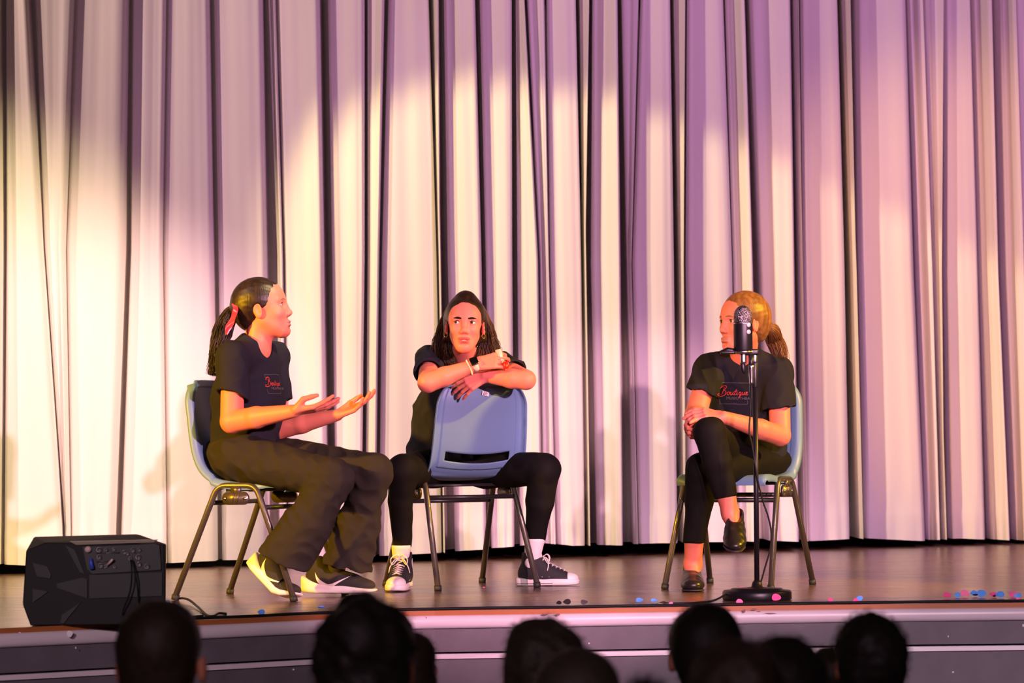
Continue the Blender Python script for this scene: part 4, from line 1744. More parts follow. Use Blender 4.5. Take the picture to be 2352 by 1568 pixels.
# ================================================================== person in the middle: turned chair, crossed forearms
def girl2():
    root = thing('person', 'person straddling the backwards chair, forearms crossed on its back, long brown hair', 'person', (C2[0], C2[1], STAGE_Z))
    H = Head(P(1068, 745, 11.93), head_dir(0, 2, 2), 1.07)
    left = np.array([1.0, 0.05, 0])
    shR, elR, wrR = P(988, 828, 12.10), P(982, 879, 11.80), P(1093, 838, 11.82)
    shL, elL, wrL = P(1150, 842, 12.12), P(1208, 872, 11.88), P(1114, 864, 11.89)
    F = Field()
    add_head(F, H, .007)
    add_neck(F, H, P(1066, 832, 12.10), .046, .050)
    F.cap(P(1068, 850, 12.18), P(1060, 930, 12.24), .06, .075, k=.03, side=left, ratio=1.6)
    F.cap(P(1060, 930, 12.24), P(1045, 1060, 12.28), .075, .075, k=.03, side=left, ratio=1.4)
    for a, b_, c in ((shR, elR, wrR), (shL, elL, wrL)):
        F.cap(P(1068, 835, 12.13), a, .04, .044, k=.03)
        F.cap(a, b_, .044, .041, k=.02)
        m = Vector(b_).lerp(Vector(c), .35)
        F.cap(b_, m, .041, .040, k=.008)
        F.cap(m, c, .040, .0250, k=.012)
    # right hand curled round a small tube, back of the hand to the viewer
    add_hand(F, wrR, (.93, -.02, .20), (.05, .92, -.30), (-.2, .3, .93), [(.55, .60, .35), (.50, .65, .35), (.50, .65, .4), (.45, .6, .4)], 1.0, .7, thumb=(.75, .25, .35), thumb2=(.95, .10, .15))
    # left hand hanging over the chair's top edge
    add_hand(F, wrL, (-.88, -.12, -.42), (-.30, .72, -.42), (-.4, .3, .75), [(.50, .30, .12), (.55, .30, .14), (.55, .32, .15), (.50, .3, .12)], .96, 1.5, thumb=(.6, .55, .35))
    hpR, knR, anR = P(992, 1075, 12.28), P(925, 1080, 11.86), P(925, 1278, 11.97)
    hpL, knL, anL = P(1112, 1075, 12.32), P(1251, 1078, 12.05), P(1227, 1278, 12.20)
    F.chain([hpR, knR, P(922, 1160, 11.91), anR, P(922, 1335, 11.90)], [.07, .050, .038, .031, .022], k=.02)
    F.chain([hpL, knL, P(1236, 1160, 12.12), P(1223, 1270, 12.19), P(1214, 1322, 12.20), P(1262, 1342, 12.20)], [.07, .052, .034, .022, .020, .015], k=.02)
    body = F.build('body', M_skin, root, .0025)
    tint_body(body, H, (0.86, 0.23, 0.19), lip=(.60, .10, .12))
    bvh = world_bvh(body)
    add_eyes(H, root, (1, -.38, .02))
    add_brow(H, root, bvh, M_brow, h=.0034, zc=.0165, arch=.0026, tilt=.0006)
    MB().box((-.003, -.013, -.0030), (.003, .013, .0022), M=Matrix.Translation(Vector(H.w((.082, 0, -.0665)))) @ Matrix(H.R).to_4x4(), bev=.001).build('teeth', M_tooth, root)
    # hair
    G = Field()
    H.E(G, (-.016, 0, .036), (.0965, .0790, .0840), .01)
    H.E(G, (-.050, 0, -.020), (.058, .070, .085), .03)
    G.fn(wrinkle(9, .0004, 190, H.d((.6, 0, .8)), .15), (-99, -99, -99), (99, 99, 99))
    for q in (-1, 1):
        H.E(G, (.108, q * .018, -.030), (.070, .050, .093), .012, 's')
        H.E(G, (.010, q * .086, -.018), (.024, .026, .036), .006, 's')
    H.E(G, (.085, 0, -.050), (.090, .062, .096), .012, 's')
    H.E(G, (.020, 0, -.100), (.080, .078, .060), .008, 's')
    H.E(G, (-.014, 0, .110), (.030, .027, .021), .035)
    for q in (-1, 1):
        H.C(G, (-.030, q * .060, .02), (-.045, q * .072, -.050), .020, .012, .03)
    H.C(G, (-.085, 0, -.03), (-.105, 0, -.110), .045, .034, .03)
    G.build('hair', M_hair_dark, root, .0025, 1)
    locks = MB()
    Ld = [([P(1034, 700, 11.97), P(1019, 742, 12.0), P(1012, 775, 12.02), P(1009, 805, 12.02), P(1018, 840, 12.02)], .022, 130, 31),
          ([P(1036, 760, 12.03), P(1024, 790, 12.03), P(1030, 820, 12.02), P(1045, 850, 12.02)], .024, 110, 32),
          ([P(1104, 700, 11.97), P(1120, 742, 12.0), P(1127, 775, 12.02), P(1133, 805, 12.02), P(1128, 842, 12.03)], .022, 130, 33),
          ([P(1103, 760, 12.03), P(1112, 790, 12.03), P(1106, 820, 12.02), P(1092, 846, 12.02)], .024, 110, 34),
          ([P(1030, 745, 12.01), P(1023, 775, 12.03), P(1019, 805, 12.03), P(1030, 838, 12.04)], .022, 150, 37),
          ([P(1108, 745, 12.01), P(1115, 775, 12.03), P(1119, 805, 12.03), P(1110, 838, 12.04)], .022, 150, 38),
          ([P(1018, 740, 12.0), P(1003, 775, 12.02), P(998, 805, 12.03), P(1004, 835, 12.03)], .012, 40, 35),
          ([P(1122, 745, 12.0), P(1137, 780, 12.02), P(1144, 805, 12.03), P(1140, 832, 12.04)], .011, 40, 36)]
    for pts, r, n, sd in Ld:
        pth = smooth_path(pts, 6)

        def pf(t, pth=pth):
            f_ = t * (len(pth) - 1)
            i = min(int(f_), len(pth) - 2)
            return pth[i].lerp(pth[i + 1], f_ - i)
        m = strands(pf, int(n * 1.7), sd, lambda t, r=r: r * (.25 + .9 * math.sin(PI * min(t * .8 + .05, 1))), 20, .0014, .007, 2.4)
        locks.add(m.V, m.F)
    locks.build('hair', M_hair_mid, root, label='loose wavy lengths falling to the shoulders')
    # hoops
    for q in (-1, 1):
        e = Vector(H.w((.001, q * .0740, -.043)))
        pts = [e + Vector(H.d((math.cos(a) * .0082 * .6, math.cos(a) * .0082 * .8 * -q, math.sin(a) * .0095))) for a in np.linspace(0, 2 * PI, 20)]
        MB().tube(pts, .0016, 8, cap=False).build('earring', M_gold, root)
    # watch, strap, beads, ring
    ax = (Vector(wrR) - Vector(elR)).normalized()
    sideA = Vector((0, -1, 0))
    sideA = (sideA - ax * sideA.dot(ax)).normalized()
    sideB = ax.cross(sideA)
    wc = Vector(wrR) - ax * .004
    M_strap = mat('pale_watch_strap', (.75, .62, .60), .5)
    M_glass = mat('black_watch_glass', (.004, .004, .005), .08, spec=.8)
    M_pearl = mat('pearl_bead', (.85, .75, .62), .25, spec=.7)
    ring_ = []
    V, Fc = [], []
    N = 28
    for k in range(N):
        a = 2 * PI * k / N
        for o_ in (-.011, .011):
            for rr in (.0262, .0284):
                V.append(wc + ax * o_ + (sideA * math.cos(a) + sideB * math.sin(a)) * rr)
    for k in range(N):
        a, b_ = 4 * k, 4 * ((k + 1) % N)
        Fc += [(a + 1, b_ + 1, b_ + 3, a + 3), (a, a + 2, b_ + 2, b_), (a, b_, b_ + 1, a + 1), (a + 2, a + 3, b_ + 3, b_ + 2)]
    wt = part('watch', [tuple(v) for v in V], Fc, M_strap, root)
    nrm = (sideA * .80 + Vector((0, 0, 1)) * .6)
    nrm = (nrm - ax * nrm.dot(ax)).normalized()
    Mw = Matrix((ax, nrm.cross(ax), nrm)).transposed().to_4x4()
    Mw.translation = wc + nrm * .0275
    MB().box((-.0175, -.0205, -.003), (.0175, .0205, .006), M=Mw, bev=.004).build('watch_case', M_gold, wt)
    MB().box((-.0160, -.0190, .003), (.0160, .0190, .0072), M=Mw, bev=.003).build('watch_face', M_glass, wt)
    bc = wc - ax * .026
    mb = MB()
    for k in range(26):
        a = 2 * PI * k / 26
        c = bc + ax * (.002 * math.sin(a * 2)) + (sideA * math.cos(a) + sideB * math.sin(a)) * .0315
        bm_M = Matrix.Translation(c)
        mb.lathe([(.0001, -.0036), (.0026, -.0026), (.0036, 0), (.0026, .0026), (.0001, .0036)], M=bm_M, n=8)
    mb.build('bead_bracelet', M_pearl, root)
    rc = Vector(wrR) + Vector((.93, -.02, .20)).normalized() * .098 + Vector((.012, .006, -.012))
    pts = [rc + Vector((math.sin(a) * .002, -math.cos(a) * .0095, math.sin(a) * .0095)) for a in np.linspace(0, 2 * PI, 18)]
    MB().tube(pts, .0014, 6, cap=False).box((rc.x - .003, rc.y - .0125, rc.z - .004), (rc.x + .003, rc.y - .009, rc.z + .004), bev=.001).build('ring', M_gold, root)
    # shirt
    S = Field()
    S.cap(P(1066, 868, 12.19), P(1052, 940, 12.26), .085, .105, k=.03, side=left, ratio=1.65)
    S.cap(P(1052, 940, 12.26), P(1040, 1035, 12.30), .105, .115, k=.04, side=left, ratio=1.75)
    S.cap(P(1068, 832, 12.14), P(1068, 872, 12.20), .062, .080, k=.05, side=left, ratio=1.4)
    for a, b_ in ((shR, elR), (shL, elL)):
        a, b_ = Vector(a), Vector(b_)
        e = a.lerp(b_, .56)
        S.cap(P(1068, 836, 12.15), a, .058, .060, k=.05)
        S.cap(a, e, .060, .064, k=.03, end=True)
    S.cut(P(1040, 1062, 12.3), (0, 0, -1), k=.004)
    S.fn(wrinkle(41, .0026, 60, (.4, 0, 1), .45, True), (-99, -99, -99), (99, 99, 99))
    for a, b_ in ((shR, elR), (shL, elL)):
        a, b_ = Vector(a), Vector(b_)
        S.cap(a.lerp(b_, .48), a.lerp(b_, .9), .052, .055, k=.003, op='s')
    S.cap(P(1066, 812, 12.02), P(1066, 750, 11.9), .060, .08, k=.006, op='s')
    S.cap(P(1066, 838, 12.04), P(1066, 790, 11.9), .030, .06, k=.006, op='s')
    S.build('t_shirt', M_shirt, root, .0033, 1)
    # leggings
    T = Field()
    T.ell(P(1045, 1068, 12.30), (.165, .115, .085), k=.03)
    T.cap(hpR, knR, .088, .066, k=.04)
    T.cap(hpL, knL, .088, .068, k=.04)
    T.cap(knR, P(920, 1150, 11.90), .066, .052, k=.012)
    T.cap(P(920, 1150, 11.90), P(925, 1257, 11.96), .052, .0375, k=.012, end=(0, 0, -1))
    T.cap(knL, P(1240, 1150, 12.10), .068, .060, k=.012)
    T.cap(P(1240, 1150, 12.10), P(1230, 1242, 12.18), .060, .040, k=.012, end=(0, 0, -1))
    T.fn(wrinkle(43, .0016, 60), (-99, -99, -99), (99, 99, 99))
    T.build('leggings', M_legging, root, .0035, 1)
    # socks and high-top shoes
    for an, dz0, r0 in ((anR, 1252, .0395), (anL, 1237, .0405)):
        x = an.y
        px = CX + an.x / an.y * F_PX + (7 if an is anL else 0)
        f = Field()
        f.cap(P(px, dz0, x - .032), P(px - (10 if an is anL else 0), 1293, x), r0 + .001, .034, k=.01, start=(0, 0, 1), end=(0, 0, -1))
        f.build('sock', M_sock, root, .003, 1)
    h1 = Vector((P(924, 1278, 11.97).x + .004, 12.035, STAGE_Z + .002))
    hightop_shoe(root, shoe_placer(h1, (-.10, -1, 0), sc=1.10), inner=1, label='shoe pointing at the audience')
    h2 = PF(1190, 1345)
    h2 = Vector((P(1190, 1340, 12.20).x, 12.20, STAGE_Z + .002))
    hightop_shoe(root, shoe_placer(h2, (1, -.06, 0), sc=1.0), inner=-1, label='shoe in profile, toe to the right')
    return wrR


w2 = girl2()
# what the middle person's raised hand holds
M_pale = mat('pale_pink_plastic', (.85, .50, .48), .3, spec=.5)
M_redp = mat('red_plastic', (.75, .02, .01), .35)
hc = w2 + Vector((.93, -.02, .20)).normalized() * .100 + Vector((.006, .020, .0))
t_ = thing('lip_balm', 'small pale pink tube with a red lower end, held in the middle person\'s raised hand', 'lip balm', hc)
Mt = Matrix.Translation(hc) @ Matrix.Rotation(math.radians(-14), 4, 'Y')
MB().lathe([(.0125, -.012), (.0135, -.004), (.0140, .040), (.0125, .045)], M=Mt, n=16).build('tube', M_pale, t_)
MB().lathe([(.009, -.042), (.0118, -.038), (.0120, -.012)], M=Mt @ Matrix.Translation((.014, -.016, 0)), n=16).build('cap', M_redp, t_)
# ================================================================== person on the right: crossed legs, hands clasped round the knee
def girl3():
    root = thing('person', 'person with crossed legs and auburn ponytail, hands clasped round one knee, behind the microphone', 'person', (C3[0], C3[1], STAGE_Z))
    H = Head(P(1706, 740, 11.80), head_dir(-58, 0, 0), 1.10)
    fwd = np.array([-.22, -.975, 0])
    left = np.array([.975, -.22, 0])
    shR, elR, wrR = P(1630, 848, 11.92), P(1597, 952, 11.74), P(1604, 968, 11.56)
    shL, elL, wrL = P(1788, 856, 11.90), P(1792, 1000, 11.78), P(1662, 958, 11.52)
    F = Field()
    add_head(F, H, 0)
    add_neck(F, H, P(1706, 822, 11.90), .047, .052)
    F.cap(P(1708, 850, 11.96), P(1716, 930, 11.98), .058, .072, k=.03, side=left, ratio=1.6)
    F.cap(P(1716, 930, 11.98), P(1728, 1050, 12.02), .072, .072, k=.03, side=left, ratio=1.4)
    for a, b_, c in ((shR, elR, wrR), (shL, elL, wrL)):
        F.cap(P(1708, 836, 11.93), a, .04, .046, k=.03)
        F.cap(a, b_, .046, .043, k=.02)
        m = Vector(b_).lerp(Vector(c), .35)
        F.cap(b_, m, .043, .041, k=.008)
        F.cap(m, c, .041, .0255, k=.012)
    add_hand(F, wrL, (-.97, -.05, .22), (.05, .55, -.80), (.1, .8, .5), [(.35, .35, .2), (.40, .40, .25), (.45, .40, .3), (.5, .40, .3)], .98, .6, thumb=(.6, .3, .6))
    add_hand(F, wrR, (-.62, -.55, -.42), (.85, -.45, -.10), (0, -.3, .93), [(.95, .70, .5), (1.0, .75, .5), (1.05, .75, .5), (1.05, .8, .5)], .92, .3, thumb=(.7, .5, .5))
    hpR, knR, anR = P(1690, 1060, 12.02), P(1630, 994, 11.42), P(1678, 1180, 11.47)
    hpL, knL, anL = P(1762, 1062, 12.02), P(1613, 1078, 11.58), P(1592, 1296, 11.76)
    F.chain([hpR, knR], [.07, .052], k=.02)
    F.cap(knR, P(1666, 1130, 11.45), .052, .040, k=.02)
    F.cap(P(1666, 1130, 11.45), anR, .040, .034, k=.01)
    F.cap(anR, P(1686, 1218, 11.42), .034, .024, k=.02)
    F.chain([hpL, knL], [.07, .052], k=.02)
    F.cap(knL, P(1594, 1235, 11.70), .050, .041, k=.02)
    F.cap(P(1594, 1235, 11.70), anL, .041, .034, k=.01)
    F.cap(anL, P(1590, 1338, 11.68), .036, .024, k=.02)
    body = F.build('body', M_skin, root, .0025)
    tint_body(body, H, (0.86, 0.23, 0.17), lip=(.56, .20, .16))
    bvh = world_bvh(body)
    add_eyes(H, root, (1, .05, .02), iris=mat('iris_hazel', (.12, .08, .04), .15))
    add_brow(H, root, bvh, M_brow2, h=.0020)
    G = Field()
    H.E(G, (-.016, 0, .034), (.0975, .0800, .0860), .01)
    H.E(G, (-.058, 0, -.004), (.054, .064, .076), .03)
    G.fn(wrinkle(13, .0005, 230, H.d((1, 0, -.15)), .12), (-99, -99, -99), (99, 99, 99))
    H.E(G, (.106, 0, -.022), (.068, .090, .100), .012, 's')
    H.E(G, (.034, 0, -.075), (.060, .12, .088), .010, 's')
    for q in (-1, 1):
        H.E(G, (.000, q * .088, -.026), (.022, .030, .034), .006, 's')
    H.E(G, (-.040, 0, -.112), (.10, .12, .040), .006, 's')
    H.E(G, (-.106, 0, -.008), (.020, .018, .018), .02)
    G.build('hair', M_hair_ginger, root, .0025, 1)
    tie = Vector(H.w((-.112, 0, -.012)))
    tail = smooth_path([tie, tie + Vector((.026, .02, -.018)), P(1779, 780, 11.96), P(1791, 808, 11.94), P(1797, 836, 11.93)], 5)

    def tp(t):
        f_ = t * (len(tail) - 1)
        i = min(int(f_), len(tail) - 2)
        return tail[i].lerp(tail[i + 1], f_ - i)
    strands(tp, 620, 12, lambda t: .012 + .024 * math.sin(PI * min(t * .8 + .05, 1)), 20, .0016, .006, 1.5).build('ponytail', M_hair_ginger, root)
    t2 = smooth_path([tie, P(1758, 800, 11.99), P(1762, 830, 11.99)], 5)
    tb = [tie + Vector(H.d((0, math.sin(a) * .017, math.cos(a) * .017))) for a in np.linspace(0, 2 * PI, 18)]
    MB().tube(tb, .004, 8).build('hair_band', M_legging, root)
    S = Field()
    S.cap(P(1708, 862, 11.97), P(1718, 940, 12.00), .085, .105, k=.03, side=left, ratio=1.50)
    S.cap(P(1718, 940, 12.00), P(1726, 1035, 12.02), .105, .110, k=.04, side=left, ratio=1.36)
    S.cap(P(1706, 828, 11.93), P(1708, 866, 11.97), .062, .082, k=.05, side=left, ratio=1.45)
    ends = []
    for a, b_, f_, dr in ((shR, elR, .52, (-.35, 0, -1)), (shL, elL, .56, (.10, 0, -1))):
        a, b_ = Vector(a), Vector(b_)
        e = a.lerp(b_, f_)
        S.cap(P(1708, 838, 11.94), a, .058, .062, k=.05)
        S.cap(a, e, .062, .071, k=.03, end=dr)
        ends.append((a, b_, f_))
    S.cut(P(1726, 1062, 12.0), (0, 0, -1), k=.004)
    S.fn(wrinkle(51, .0026, 60, (.3, 0, 1), .45, True), (-99, -99, -99), (99, 99, 99))
    S.fn(wrinkle(52, .0010, 80), (-99, -99, -99), (99, 99, 99))
    for a, b_, f_ in ends:
        S.cap(a.lerp(b_, f_ - .12), a.lerp(b_, f_ + .3), .052, .060, k=.003, op='s')
    S.cap(P(1704, 803, 11.84), P(1704, 745, 11.75), .058, .08, k=.006, op='s')
    shirt = S.build('t_shirt', M_shirt, root, .0033, 1)
    shirt_print(shirt, P(1662, 903, 11.6), (1, 0, -.03), (.02, 0, 1), (.05, 1, 0), .93)
    T = Field()
    T.ell(P(1730, 1062, 12.05), (.165, .125, .075), k=.03)
    T.cap(hpL, knL, .086, .067, k=.04)
    T.cap(knL, P(1606, 1150, 11.64), .067, .058, k=.012)
    T.cap(P(1606, 1150, 11.64), P(1593, 1246, 11.70), .058, .043, k=.012, end=(0, 0, -1))
    T.cap(hpR, knR, .086, .064, k=.02)
    T.cap(knR, P(1648, 1060, 11.43), .064, .058, k=.012)
    T.cap(P(1648, 1060, 11.43), P(1667, 1142, 11.455), .058, .046, k=.012, end=(.15, 0, -1))
    T.fn(wrinkle(53, .0016, 55), (-99, -99, -99), (99, 99, 99))
    T.build('leggings', M_legging, root, .0035, 1)
    hx = P(1589, 1340, 11.80)
    slip_shoe(root, shoe_placer((hx.x, 11.835, STAGE_Z + .002), (-.03, -1, 0), sc=1.14), label='shoe flat on the boards')
    slip_shoe(root, shoe_placer(P(1686, 1210, 11.54), (-.07, -.90, -.36), (.05, -.36, .9), sc=1.10), label='shoe hanging from the crossed leg')


girl3()
# ================================================================== microphone on its stand
M_mic = mat('black_matte_metal', (0.012, 0.010, 0.014), 0.38, metal=.3, spec=.5)
M_chrome = mat('chrome', (0.85, 0.80, 0.85), 0.28, metal=1.0)
M_grille = bpy.data.materials.new('mic_grille')
M_grille.use_nodes = True
nt = M_grille.node_tree
b = nt.nodes['Principled BSDF']
b.inputs['Base Color'].default_value = (.42, .36, .42, 1)
b.inputs['Metallic'].default_value = .9
b.inputs['Roughness'].default_value = .38
tc = nt.nodes.new('ShaderNodeTexCoord')
vo = nt.nodes.new('ShaderNodeTexVoronoi')
vo.inputs['Scale'].default_value = 330
bp = nt.nodes.new('ShaderNodeBump')
bp.inputs['Strength'].default_value = 1.0
bp.inputs['Distance'].default_value = .002
cr = nt.nodes.new('ShaderNodeValToRGB')
cr.color_ramp.elements[0].color = (.75, .66, .72, 1)
cr.color_ramp.elements[1].color = (.05, .04, .05, 1)
cr.color_ramp.elements[0].position = .35
cr.color_ramp.elements[1].position = .6
nt.links.new(tc.outputs['Object'], vo.inputs['Vector'])
nt.links.new(vo.outputs['Distance'], bp.inputs['Height'])
nt.links.new(vo.outputs['Distance'], cr.inputs[0])
nt.links.new(cr.outputs[0], b.inputs['Base Color'])
nt.links.new(bp.outputs[0], b.inputs['Normal'])
M_dot = mat('pale_knob', (.75, .62, .68), .4)
M_cable = mat('black_cable', (.009, .008, .009), .6, spec=.2)

bx = PF(1739, 1377)
MD = bx.y


def mz(py):
    return P(1740, py, MD).z


stand = thing('microphone_stand', 'straight black microphone stand with heavy round base near the stage edge', 'microphone stand', (bx.x, bx.y, STAGE_Z))
T0 = Matrix.Translation((bx.x, bx.y, STAGE_Z))
MB().lathe([(.128, 0.0), (.133, .004), (.133, .030), (.128, .037), (.100, .040), (.098, .044), (.050, .047), (.022, .050), (.018, .066), (.0125, .074)], M=T0, n=48).build('base', M_mic, stand)
MB().tube([(bx.x, bx.y, STAGE_Z + .06), (bx.x + .002, bx.y, mz(888))], .0100, 20).build('pole', M_mic, stand)
MB().lathe([(.0105, 0), (.0118, .004), (.0118, mz(834) - mz(890)), (.0105, mz(832) - mz(890))], M=Matrix.Translation((bx.x + .002, bx.y, mz(890))), n=20).build('grip', M_mic, stand)
MB().lathe([(.0090, 0), (.0098, .003), (.0098, .036), (.0085, .040)], M=Matrix.Translation((bx.x + .002, bx.y, mz(832))), n=20).build('collar', M_chrome, stand)
mb = MB()
cz = mz(809)
x_m = P(1707, 800, MD).x
mb.box((x_m - .012, bx.y - .014, cz - .011), (bx.x + .016, bx.y + .014, cz + .013), bev=.005)
mb.box((x_m - .088, bx.y - .010, cz - .006), (x_m - .010, bx.y + .012, cz + .007), bev=.004)
mb.tube([(x_m - .088, bx.y, cz), (x_m - .060, bx.y, cz + .010), (x_m - .02, bx.y, cz + .004)], [.007, .011, .009], 10)
mb.build('clamp_arm', M_mic, stand)
MB().tube([(bx.x - .014, bx.y - .012, cz + .002), (bx.x - .014, bx.y - .022, cz + .002)], .006, 10).build('clamp_screw', M_chrome, stand)

mx = P(1706.5, 770, MD).x
mic = thing('microphone', 'black studio microphone with silver mesh dome and two pale knobs', 'microphone', (mx, bx.y - .004, mz(800)))
Mm = Matrix.Translation((mx, bx.y - .004, 0)) @ Matrix.Rotation(math.radians(0), 4, 'Y')


def ml(prof, name, m, parent, **k):
    return MB().lathe([(r, mz(py)) for r, py in prof], M=Mm, n=40).build(name, m, parent, **k)


MR = .0368
ml([(MR * .96, 806), (MR, 803), (MR, 745), (MR * .985, 742)], 'microphone_body', M_mic, mic)
dome = [(MR * .97, 742)] + [(MR * .97, 726)] + [(MR * .97 * math.cos(a), 726 - 25 * math.sin(a)) for a in np.linspace(.15, 1.50, 12)]
ml(dome, 'grille', M_grille, mic)
ml([(MR * 1.0, 744), (MR * 1.015, 743), (MR * 1.0, 741.5)], 'grille_rim', M_chrome, mic)
ml([(MR * .80, 812), (MR * .95, 809), (MR * .97, 806)], 'lower_ring', M_chrome, mic)
for py in (746, 762):
    c = P(1718.5, py, MD - .03)
    a = math.asin((c.x - mx) / MR)
    dr = Vector((math.sin(a), -math.cos(a), 0))
    c0 = Vector((mx, bx.y - .004, c.z)) + dr * MR
    MB().tube([c0 - dr * .002, c0 + dr * .004], .0085, 20).build('knob', M_dot, mic)
ml([(.0115, 834), (.0125, 830), (.0120, 815), (.010, 811)], 'mount_stud', M_chrome, mic)
xs_ = P(1707, 845, MD).x
MB().tube(smooth_path([(xs_ - .002, bx.y, mz(833)), (xs_, bx.y, mz(848)), (xs_ + .006, bx.y, mz(858))], 4), [.009, .010, .0105, .0105, .010, .009, .008, .006, .003], 12).build('hanging_plug', M_mic, mic)
px_ = P(1725, 860, MD).x
Tp = Matrix.Translation((px_, bx.y - .012, 0))
MB().lathe([(.0070, mz(882)), (.0085, mz(878)), (.0085, mz(866)), (.0100, mz(863)), (.0100, mz(846)), (.0110, mz(844)), (.0110, mz(840)), (.0085, mz(838))], M=Tp, n=18).build('cable_plug', M_chrome, mic)
MB().lathe([(.0090, mz(838)), (.0100, mz(834)), (.0100, mz(814))], M=Tp, n=16).build('socket', M_mic, mic)

cpts = [(px_, bx.y - .012, mz(882))] + [tuple(P(x, y, MD - d)) for x, y, d in ((1725, 905, .014), (1723, 950, .02), (1721, 990, .024), (1727, 1020, .024), (1735, 1070, .022), (1742, 1110, .016), (1752, 1150, 0), (1764, 1185, -.01), (1771, 1220, -.02), (1769, 1260, -.02), (1758, 1300, -.015), (1748, 1335, -.015), (1742, 1352, -.02))]
cpts[-1] = (cpts[-1][0], cpts[-1][1], STAGE_Z + .045)
tag(MB().tube(smooth_path(cpts, 6), .0033, 8).build('microphone_cable', M_cable), 'thin black cable hanging from the microphone and bowing beside its stand', 'cable')

# long cable along the stage lip
lp = []
for i in range(2, len(edge) - 1):
    p = edge[i]
    t = i * 1.7
    lp.append((p.x, p.y + .030 + .008 * math.sin(t), STAGE_Z + .006))
lp = smooth_path(lp, 3)
keep = [p for p in lp if p.x > PF(398, 1425).x]
tag(MB().tube(keep, .0055, 8).build('edge_cable', M_cable), 'black cable lying along the front lip of the stage', 'cable')
cp = [PF(x, y) + Vector((0, 0, .004 + h)) for x, y, h in ((395, 1391, 0), (410, 1384, .012), (432, 1387, .014), (455, 1400, .006), (474, 1414, 0), (490, 1417, 0), (503, 1412, .002), (520, 1412, 0))]
tag(MB().tube(smooth_path(cp, 6), .0045, 8).build('looped_cable', M_cable), 'black cable curling over the boards beside the speaker', 'cable')
cp = [PF(x, y) + Vector((0, 0, .004 + h)) for x, y, h in ((466, 1417, 0), (450, 1418, 0), (432, 1420, 0), (412, 1423, 0))]
tag(MB().tube(smooth_path(cp, 6), .0045, 8).build('looped_cable', M_cable), 'short black cable end running under the curled one to the stage lip', 'cable')
cp = [PF(x, y) + Vector((0, 0, .004 + h)) for x, y, h in ((1668, 1379, .02), (1640, 1387, .010), (1612, 1385, .0), (1585, 1387, 0), (1540, 1388, 0))]
tag(MB().tube(smooth_path(cp, 6), .0040, 8).build('base_cable', M_cable), 'black cable leaving the round base towards the stage lip', 'cable')
# blue tape at the chair's rear foot
M_tape = mat('blue_tape', (.08, .32, .75), .5)
tp_ = PF(380, 1388)
tag(MB().box((tp_.x - .016, tp_.y - .012, STAGE_Z + .001), (tp_.x + .014, tp_.y + .012, STAGE_Z + .016), bev=.003, M=None).build('tape', M_tape), 'small piece of bright blue tape beside the speaker', 'tape')

# ================================================================== stage monitor
M_spk = mat('black_speaker_cabinet', (0.006, 0.005, 0.006), 0.6, spec=.3, bump=((400, 400, 400), .3, .0008))
M_spk2 = mat('black_speaker_facet', (0.014, 0.011, 0.012), 0.5, spec=.4)
M_panel = mat('panel_black', (0.005, .005, .006), .35)
FD = 9.72


def sp(px, py, dd=0.0, z=None):
    p = P(px, py, FD + dd)
    return Vector((p.x, p.y, z if z is not None else max(p.z, STAGE_Z + .001)))


spk = thing('stage_monitor', 'black wedge stage speaker, its connector panel towards the hall', 'speaker', (sp(220, 1400).x, FD + .1, STAGE_Z))
zb = STAGE_Z + .002
pts = [sp(60, 1264), sp(104, 1246), sp(378, 1250), sp(380, 1400, 0, zb), sp(70, 1436, 0, zb), sp(52, 1388),
       sp(78, 1232, .16), sp(316, 1226, .18), sp(382, 1249, .06), sp(380, 1400, .26, zb + .0), sp(92, 1400, .30, zb), sp(62, 1300, .24), sp(310, 1240, .30), sp(90, 1250, .28), sp(378, 1270, .26)]
bm = bmesh.new()
for p in pts:
    bm.verts.new(p)
bmesh.ops.convex_hull(bm, input=list(bm.verts))
bmesh.ops.delete(bm, geom=[v for v in bm.verts if not v.link_faces], context='VERTS')
bmesh.ops.dissolve_limit(bm, angle_limit=math.radians(2), verts=list(bm.verts), edges=list(bm.edges))
bmesh.ops.bevel(bm, geom=list(bm.edges), offset=.004, segments=2, profile=.5, affect='EDGES')
bm.verts.index_update()
V = [v.co.copy() for v in bm.verts]
Fc = [tuple(v.index for v in f.verts) for f in bm.faces]
bm.free()
part('cabinet', [tuple(v) for v in V], Fc, M_spk, spk, smooth=False)


def slab(poly, front, depth, m, name, parent, smooth=False):
    """Flat facet standing proud of the cabinet front: poly in pixels."""
    A = [sp(x, y, front) for x, y in poly]
    B = [a + Vector((0, depth, 0)) for a in A]
    n = len(A)
    F = [tuple(range(n)), tuple(reversed(range(n, 2 * n)))] + [(i, n + i, n + (i + 1) % n, (i + 1) % n) for i in range(n)]
    return part(name, [tuple(v) for v in A + B], F, m, parent, smooth=smooth)


slab([(160, 1243), (362, 1239), (352, 1245), (176, 1251)], -.010, .03, M_bracket, 'top_strip', spk)
for poly in ([(150, 1252), (172, 1262), (194, 1318), (184, 1314)], [(75, 1292), (108, 1300), (117, 1318), (115, 1328), (85, 1324)], [(75, 1352), (110, 1358), (75, 1384)],
             [(130, 1340), (174, 1330), (188, 1326), (200, 1330), (200, 1374), (172, 1364), (132, 1350)], [(138, 1430), (142, 1412), (186, 1382), (158, 1416), (146, 1432)], [(205, 1320), (372, 1314), (372, 1368), (205, 1374)]):
    slab(poly, -.006, .016, M_spk2, 'facet', spk)
pn = slab([(190, 1256), (350, 1249), (366, 1252), (370, 1308), (212, 1318), (200, 1306)], -.008, .010, M_panel, 'connector_panel', spk)
M_led_b = mat('blue_plug', (.05, .09, .6), .4)
M_led_w = mat('pale_plug', (.75, .50, .48), .3)
M_metal = mat('grey_socket', (.22, .20, .21), .35, metal=.8)
rng = random.Random(8)


